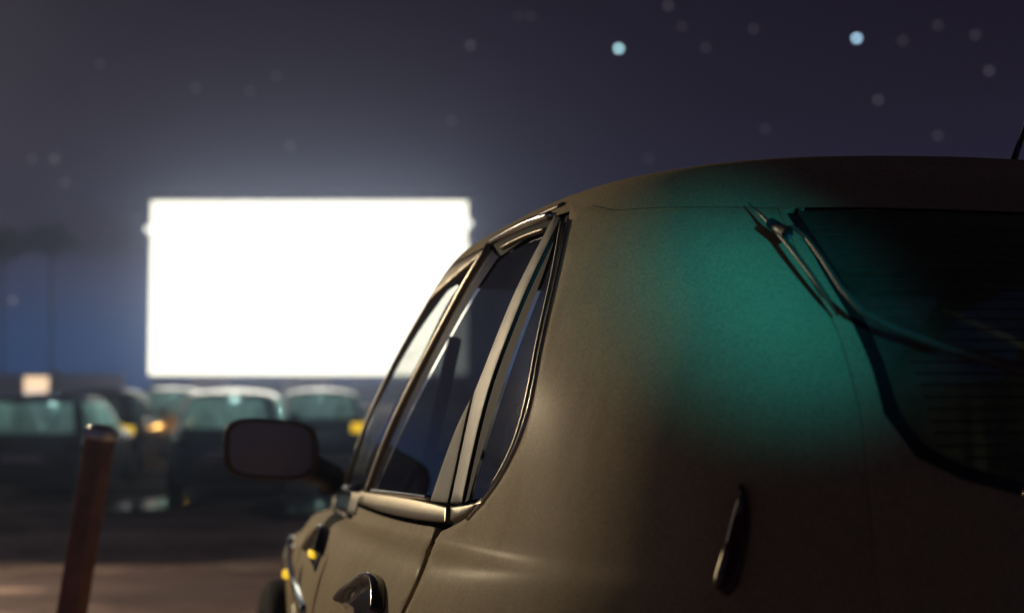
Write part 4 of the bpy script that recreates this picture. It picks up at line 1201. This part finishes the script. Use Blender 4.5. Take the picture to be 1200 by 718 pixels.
    for sg in (1, -1):
        band(sg * (s1a), sg * (mid_a - .03), sg * s1b, sg * (mid_b - .03), v0, vt, 'side_window', gm, off=-.004, thick=False)
        band(sg * (mid_a + .03), sg * s2a, sg * (mid_b + .03), sg * s2b, v0, vt, 'side_window', gm, off=-.004, thick=False)
        band(sg * (mid_a - .035), sg * (mid_a + .035), sg * (mid_b - .035), sg * (mid_b + .035), v0, vt, 'door_pillar', M_BLACK, off=.0)
        band(sg * ra, sg * s1a, sg * rb2, sg * s1b, v0, vt, 'rear_pillar', roofm if roofm is not body else body)
        band(sg * s2a, sg * fa, sg * s2b, sg * fb2, v0, vt, 'screen_pillar', roofm)
        # lamps
        zz = zb * .80
        lp = [Sx.rear(-hw * .88, zz + .10), Sx.rear(-hw * .60, zz + .11), Sx.rear(-hw * .60, zz - .07), Sx.rear(-hw * .90, zz - .07)]
        if sg < 0: lp = mirror_phi(lp)
        lit = amber and amber == ('L' if sg > 0 else 'R')
        panel('tail_light', Sx, lp, M_AMBERLIT if lit else M_RED, r, off=.006, **kw)
        mb = MB(); mb.box(sg * -1 * (hw + .02) - .09, sg * -1 * (hw + .02) + .09, Lf * .34, Lf * .34 + .09, zb + .02, zb + .15)
        mb.build('door_mirror', M_BLACK, r, bevel=.03)
        for c in (wr_, wf_): wheel('wheel', (-sg * (hw - .11), c, .315), -sg, r)
    panel('number_plate', Sx, rr2(Sx, [(-.26, zb * .72), (-.26, zb * .60), (.26, zb * .60), (.26, zb * .72)]), M_PLATE, r, off=.008, **kw)
    pb_ = [Sx.rear(0, .24), Sx.rear(-hw * .75, .24), Sx.rear(-hw * .8, .46), Sx.rear(0, .47)]
    panel('rear_bumper', Sx, pb_ + mirror_phi(pb_)[1:-1], M_BLACK, r, off=.03, **kw)
    if glow:  # amber point lights added behind the tail to warm it
        for x in (-.55, .62):
            g0 = bpy.data.lights.new('tail_fill_light', 'POINT'); g0.energy = 5; g0.color = (1.0, 0.55, 0.15); g0.shadow_soft_size = .05
            g1 = bpy.data.objects.new('tail_fill_light', g0); COL.objects.link(g1); g1.location = (x, -Lr - .35, zb * .78); g1.parent = r
    for x in (-.36, .36):
        MB().box(x - .23, x + .23, -.10, .02, .35, .98).build('seat_back', M_CLOTH, r, bevel=.05)
        MB().box(x - .12, x + .12, -.12, -.03, 1.0, 1.18).build('headrest', M_CLOTH, r, bevel=.04)
    if cabin:  # small cabin light added to make the windows glow teal
        zt = Sx.K[10, 0] - .06
        dl = MB(); dl.lathe([(zt - .012, .001), (zt - .012, .05), (zt, .06)], 16, 'Z', (0, -.1, 0)); fx = dl.build('cabin_fill_fixture', M_CABIN, r)
        pl0 = bpy.data.lights.new('cabin_fill_light', 'POINT'); pl0.energy = cabin; pl0.color = (0.72, 1.0, 0.90); pl0.shadow_soft_size = 0.03
        po = bpy.data.objects.new('cabin_fill_light', pl0); COL.objects.link(po); po.location = (0, -.1, zt - .08); po.parent = fx
    MB().box(-hw * .8, hw * .8, -Lr * .45 - .1, -Lr * .45, .3, zb).build('rear_bench', M_CLOTH, r, bevel=.05)
    MB().box(-hw * .8, hw * .8, -Lr * .8, Lf * .8, .2, .34).build('floor_pan', M_DASH, r)
    return r
def rr2(Sx, pts): return [Sx.rear(*p) for p in pts]
def aim(p):
    t = Vector((cx, SD, 0)); return -math.atan2(t.x - p.x, t.y - p.y)
pA = at(66, 20.5); pB = at(126, 26.5); pC = at(203, 31); pD = at(276, 20.5); pE = at(376, 27.5)
far_car(pA, aim(pA), 'hatch', PAINTS['maroon'], PAINTS['maroon'], 'dark maroon hatchback at far left with a pale teal glow in its rear window', H=1.40)
far_car(pB, aim(pB), 'hatch', PAINTS['dark'], PAINTS['grey'], 'dark car partly hidden to the right of the maroon hatchback, right tail light amber', H=1.44, amber='R', cabin=0)
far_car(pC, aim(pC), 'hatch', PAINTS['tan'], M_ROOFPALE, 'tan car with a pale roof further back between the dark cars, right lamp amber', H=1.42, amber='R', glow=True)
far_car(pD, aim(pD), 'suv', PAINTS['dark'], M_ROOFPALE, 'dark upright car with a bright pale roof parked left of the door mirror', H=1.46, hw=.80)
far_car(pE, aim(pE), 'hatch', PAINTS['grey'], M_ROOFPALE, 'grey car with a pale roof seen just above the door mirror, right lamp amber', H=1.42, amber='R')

# ------------------------------------------------------------------ added mast, out of view, for the lot lamp
lm = empty('unseen_lamp_mast', (-8.2, 12.75, 0)); tag(lm, 'added slim steel mast with a lit lamp, unseen, ahead left of the leaning post', 'lamp mast')
t_ = MB(); t_.tube([(0, 0, -.6), (0, 0, 2.5), (0, 0, 4.6)], [.08, .07, .05], 12); t_.build('shaft', M_STEEL, lm, smooth=True)
hd = MB().box(-.16, .16, .0, .12, 4.16, 4.44).build('lamp_head', M_STEELDK, lm, bevel=.02)
M_LOT = pmat('lit_lot_lamp_glass', (.9, .85, .7), rough=.4, nscale=5, namp=.05, emit=(1.0, .82, .55), es=6.0)
MB().box(-.13, .13, -.012, -.004, 4.19, 4.41).build('lamp_glass', M_LOT, hd)

# ------------------------------------------------------------------ stars
def star(pxx, pyy, size, col, es, label, grp=None):
    d = ray(pxx, pyy).normalized(); D = 900.0
    bm = bmesh.new(); bmesh.ops.create_icosphere(bm, subdivisions=2, radius=size * D / FPX)
    me = bpy.data.meshes.new('star'); bm.to_mesh(me); bm.free()
    m = pmat('star_light', (0.5, 0.5, 0.5), emit=col, es=es); m.cycles.emission_sampling = 'NONE'
    o = link('star', me, m); o.location = Vector((0, 0, EYE)) + d * D
    tag(o, label, 'star', grp)
star(725, 57, 2.6, (0.42, 0.72, 0.80), 9.0, 'bright bluish star above the left end of the near car roof')
star(1004, 45, 2.6, (0.40, 0.66, 0.86), 9.0, 'bright bluish star high above the right half of the near car roof')
faint = [(551, 53, 1.0), (783, 7, .8), (1029, 117, .9), (1159, 83, .9), (1143, 41, .6), (1058, 48, .5), (827, 56, .5), (883, 34, .5), (529, 142, .6), (324, 89, .4), (64, 186, 1.0), (37, 187, .5), (76, 214, .8), (229, 103, .5), (1099, 159, .6), (1099, 30, .5), (622, 19, .4), (607, 19, .3), (799, 31, .4), (340, 171, .6), (293, 107, .3), (117, 75, .3), (15, 352, 1.3), (760, 186, .4), (897, 151, .4)]
def star_label(x, y):
    return STAR_LABELS.get((x, y), 'very faint grey star, one of the dimmest dots in the night sky')
STAR_LABELS = {(551, 53): 'faint grey star to the left of the left bright bluish star', (783, 7): 'faint grey star at the top edge, right of the left bright star',
    (1029, 117): 'faint grey star below the right bright bluish star', (1159, 83): 'faint grey star near the right edge, above the roof aerial',
    (529, 142): 'faint grey star a little above the upper right of the glowing screen', (324, 89): 'faint grey star straight above the left half of the glowing screen',
    (64, 186): 'brighter of the faint stars at far left, upper left of the screen', (76, 214): 'faint grey star nearest the crown of the second umbrella pine',
    (15, 352): 'pale blurred light between the trunks of the two umbrella pines', (340, 171): 'faint grey star just above the top edge of the glowing screen',
    (1099, 159): 'faint grey star low over the roof of the near car, left of the aerial', (37, 187): 'dim star beside the brighter faint star at far left'}
for x, y, k in faint:
    star(x, y, 2.6, (0.45, 0.42, 0.48), 0.58 * k, star_label(x, y), 'faint stars in the night sky')

# ------------------------------------------------------------------ haze
hz = MB().box(-75, 75, -15, 100, -1.2, 34).build('haze', None)
hm = bpy.data.materials.new('night_haze'); hm.use_nodes = True
nt = hm.node_tree; nt.nodes.clear()
o_ = N(nt, 'ShaderNodeOutputMaterial'); pv_ = N(nt, 'ShaderNodeVolumePrincipled')
pv_.inputs['Color'].default_value = (0.55, 0.64, 1.0, 1)
pv_.inputs['Density'].default_value = 0.0052
pv_.inputs['Anisotropy'].default_value = 0.90
nt.links.new(pv_.outputs[0], o_.inputs['Volume'])
hz.data.materials.append(hm); tag(hz, kind='stuff')
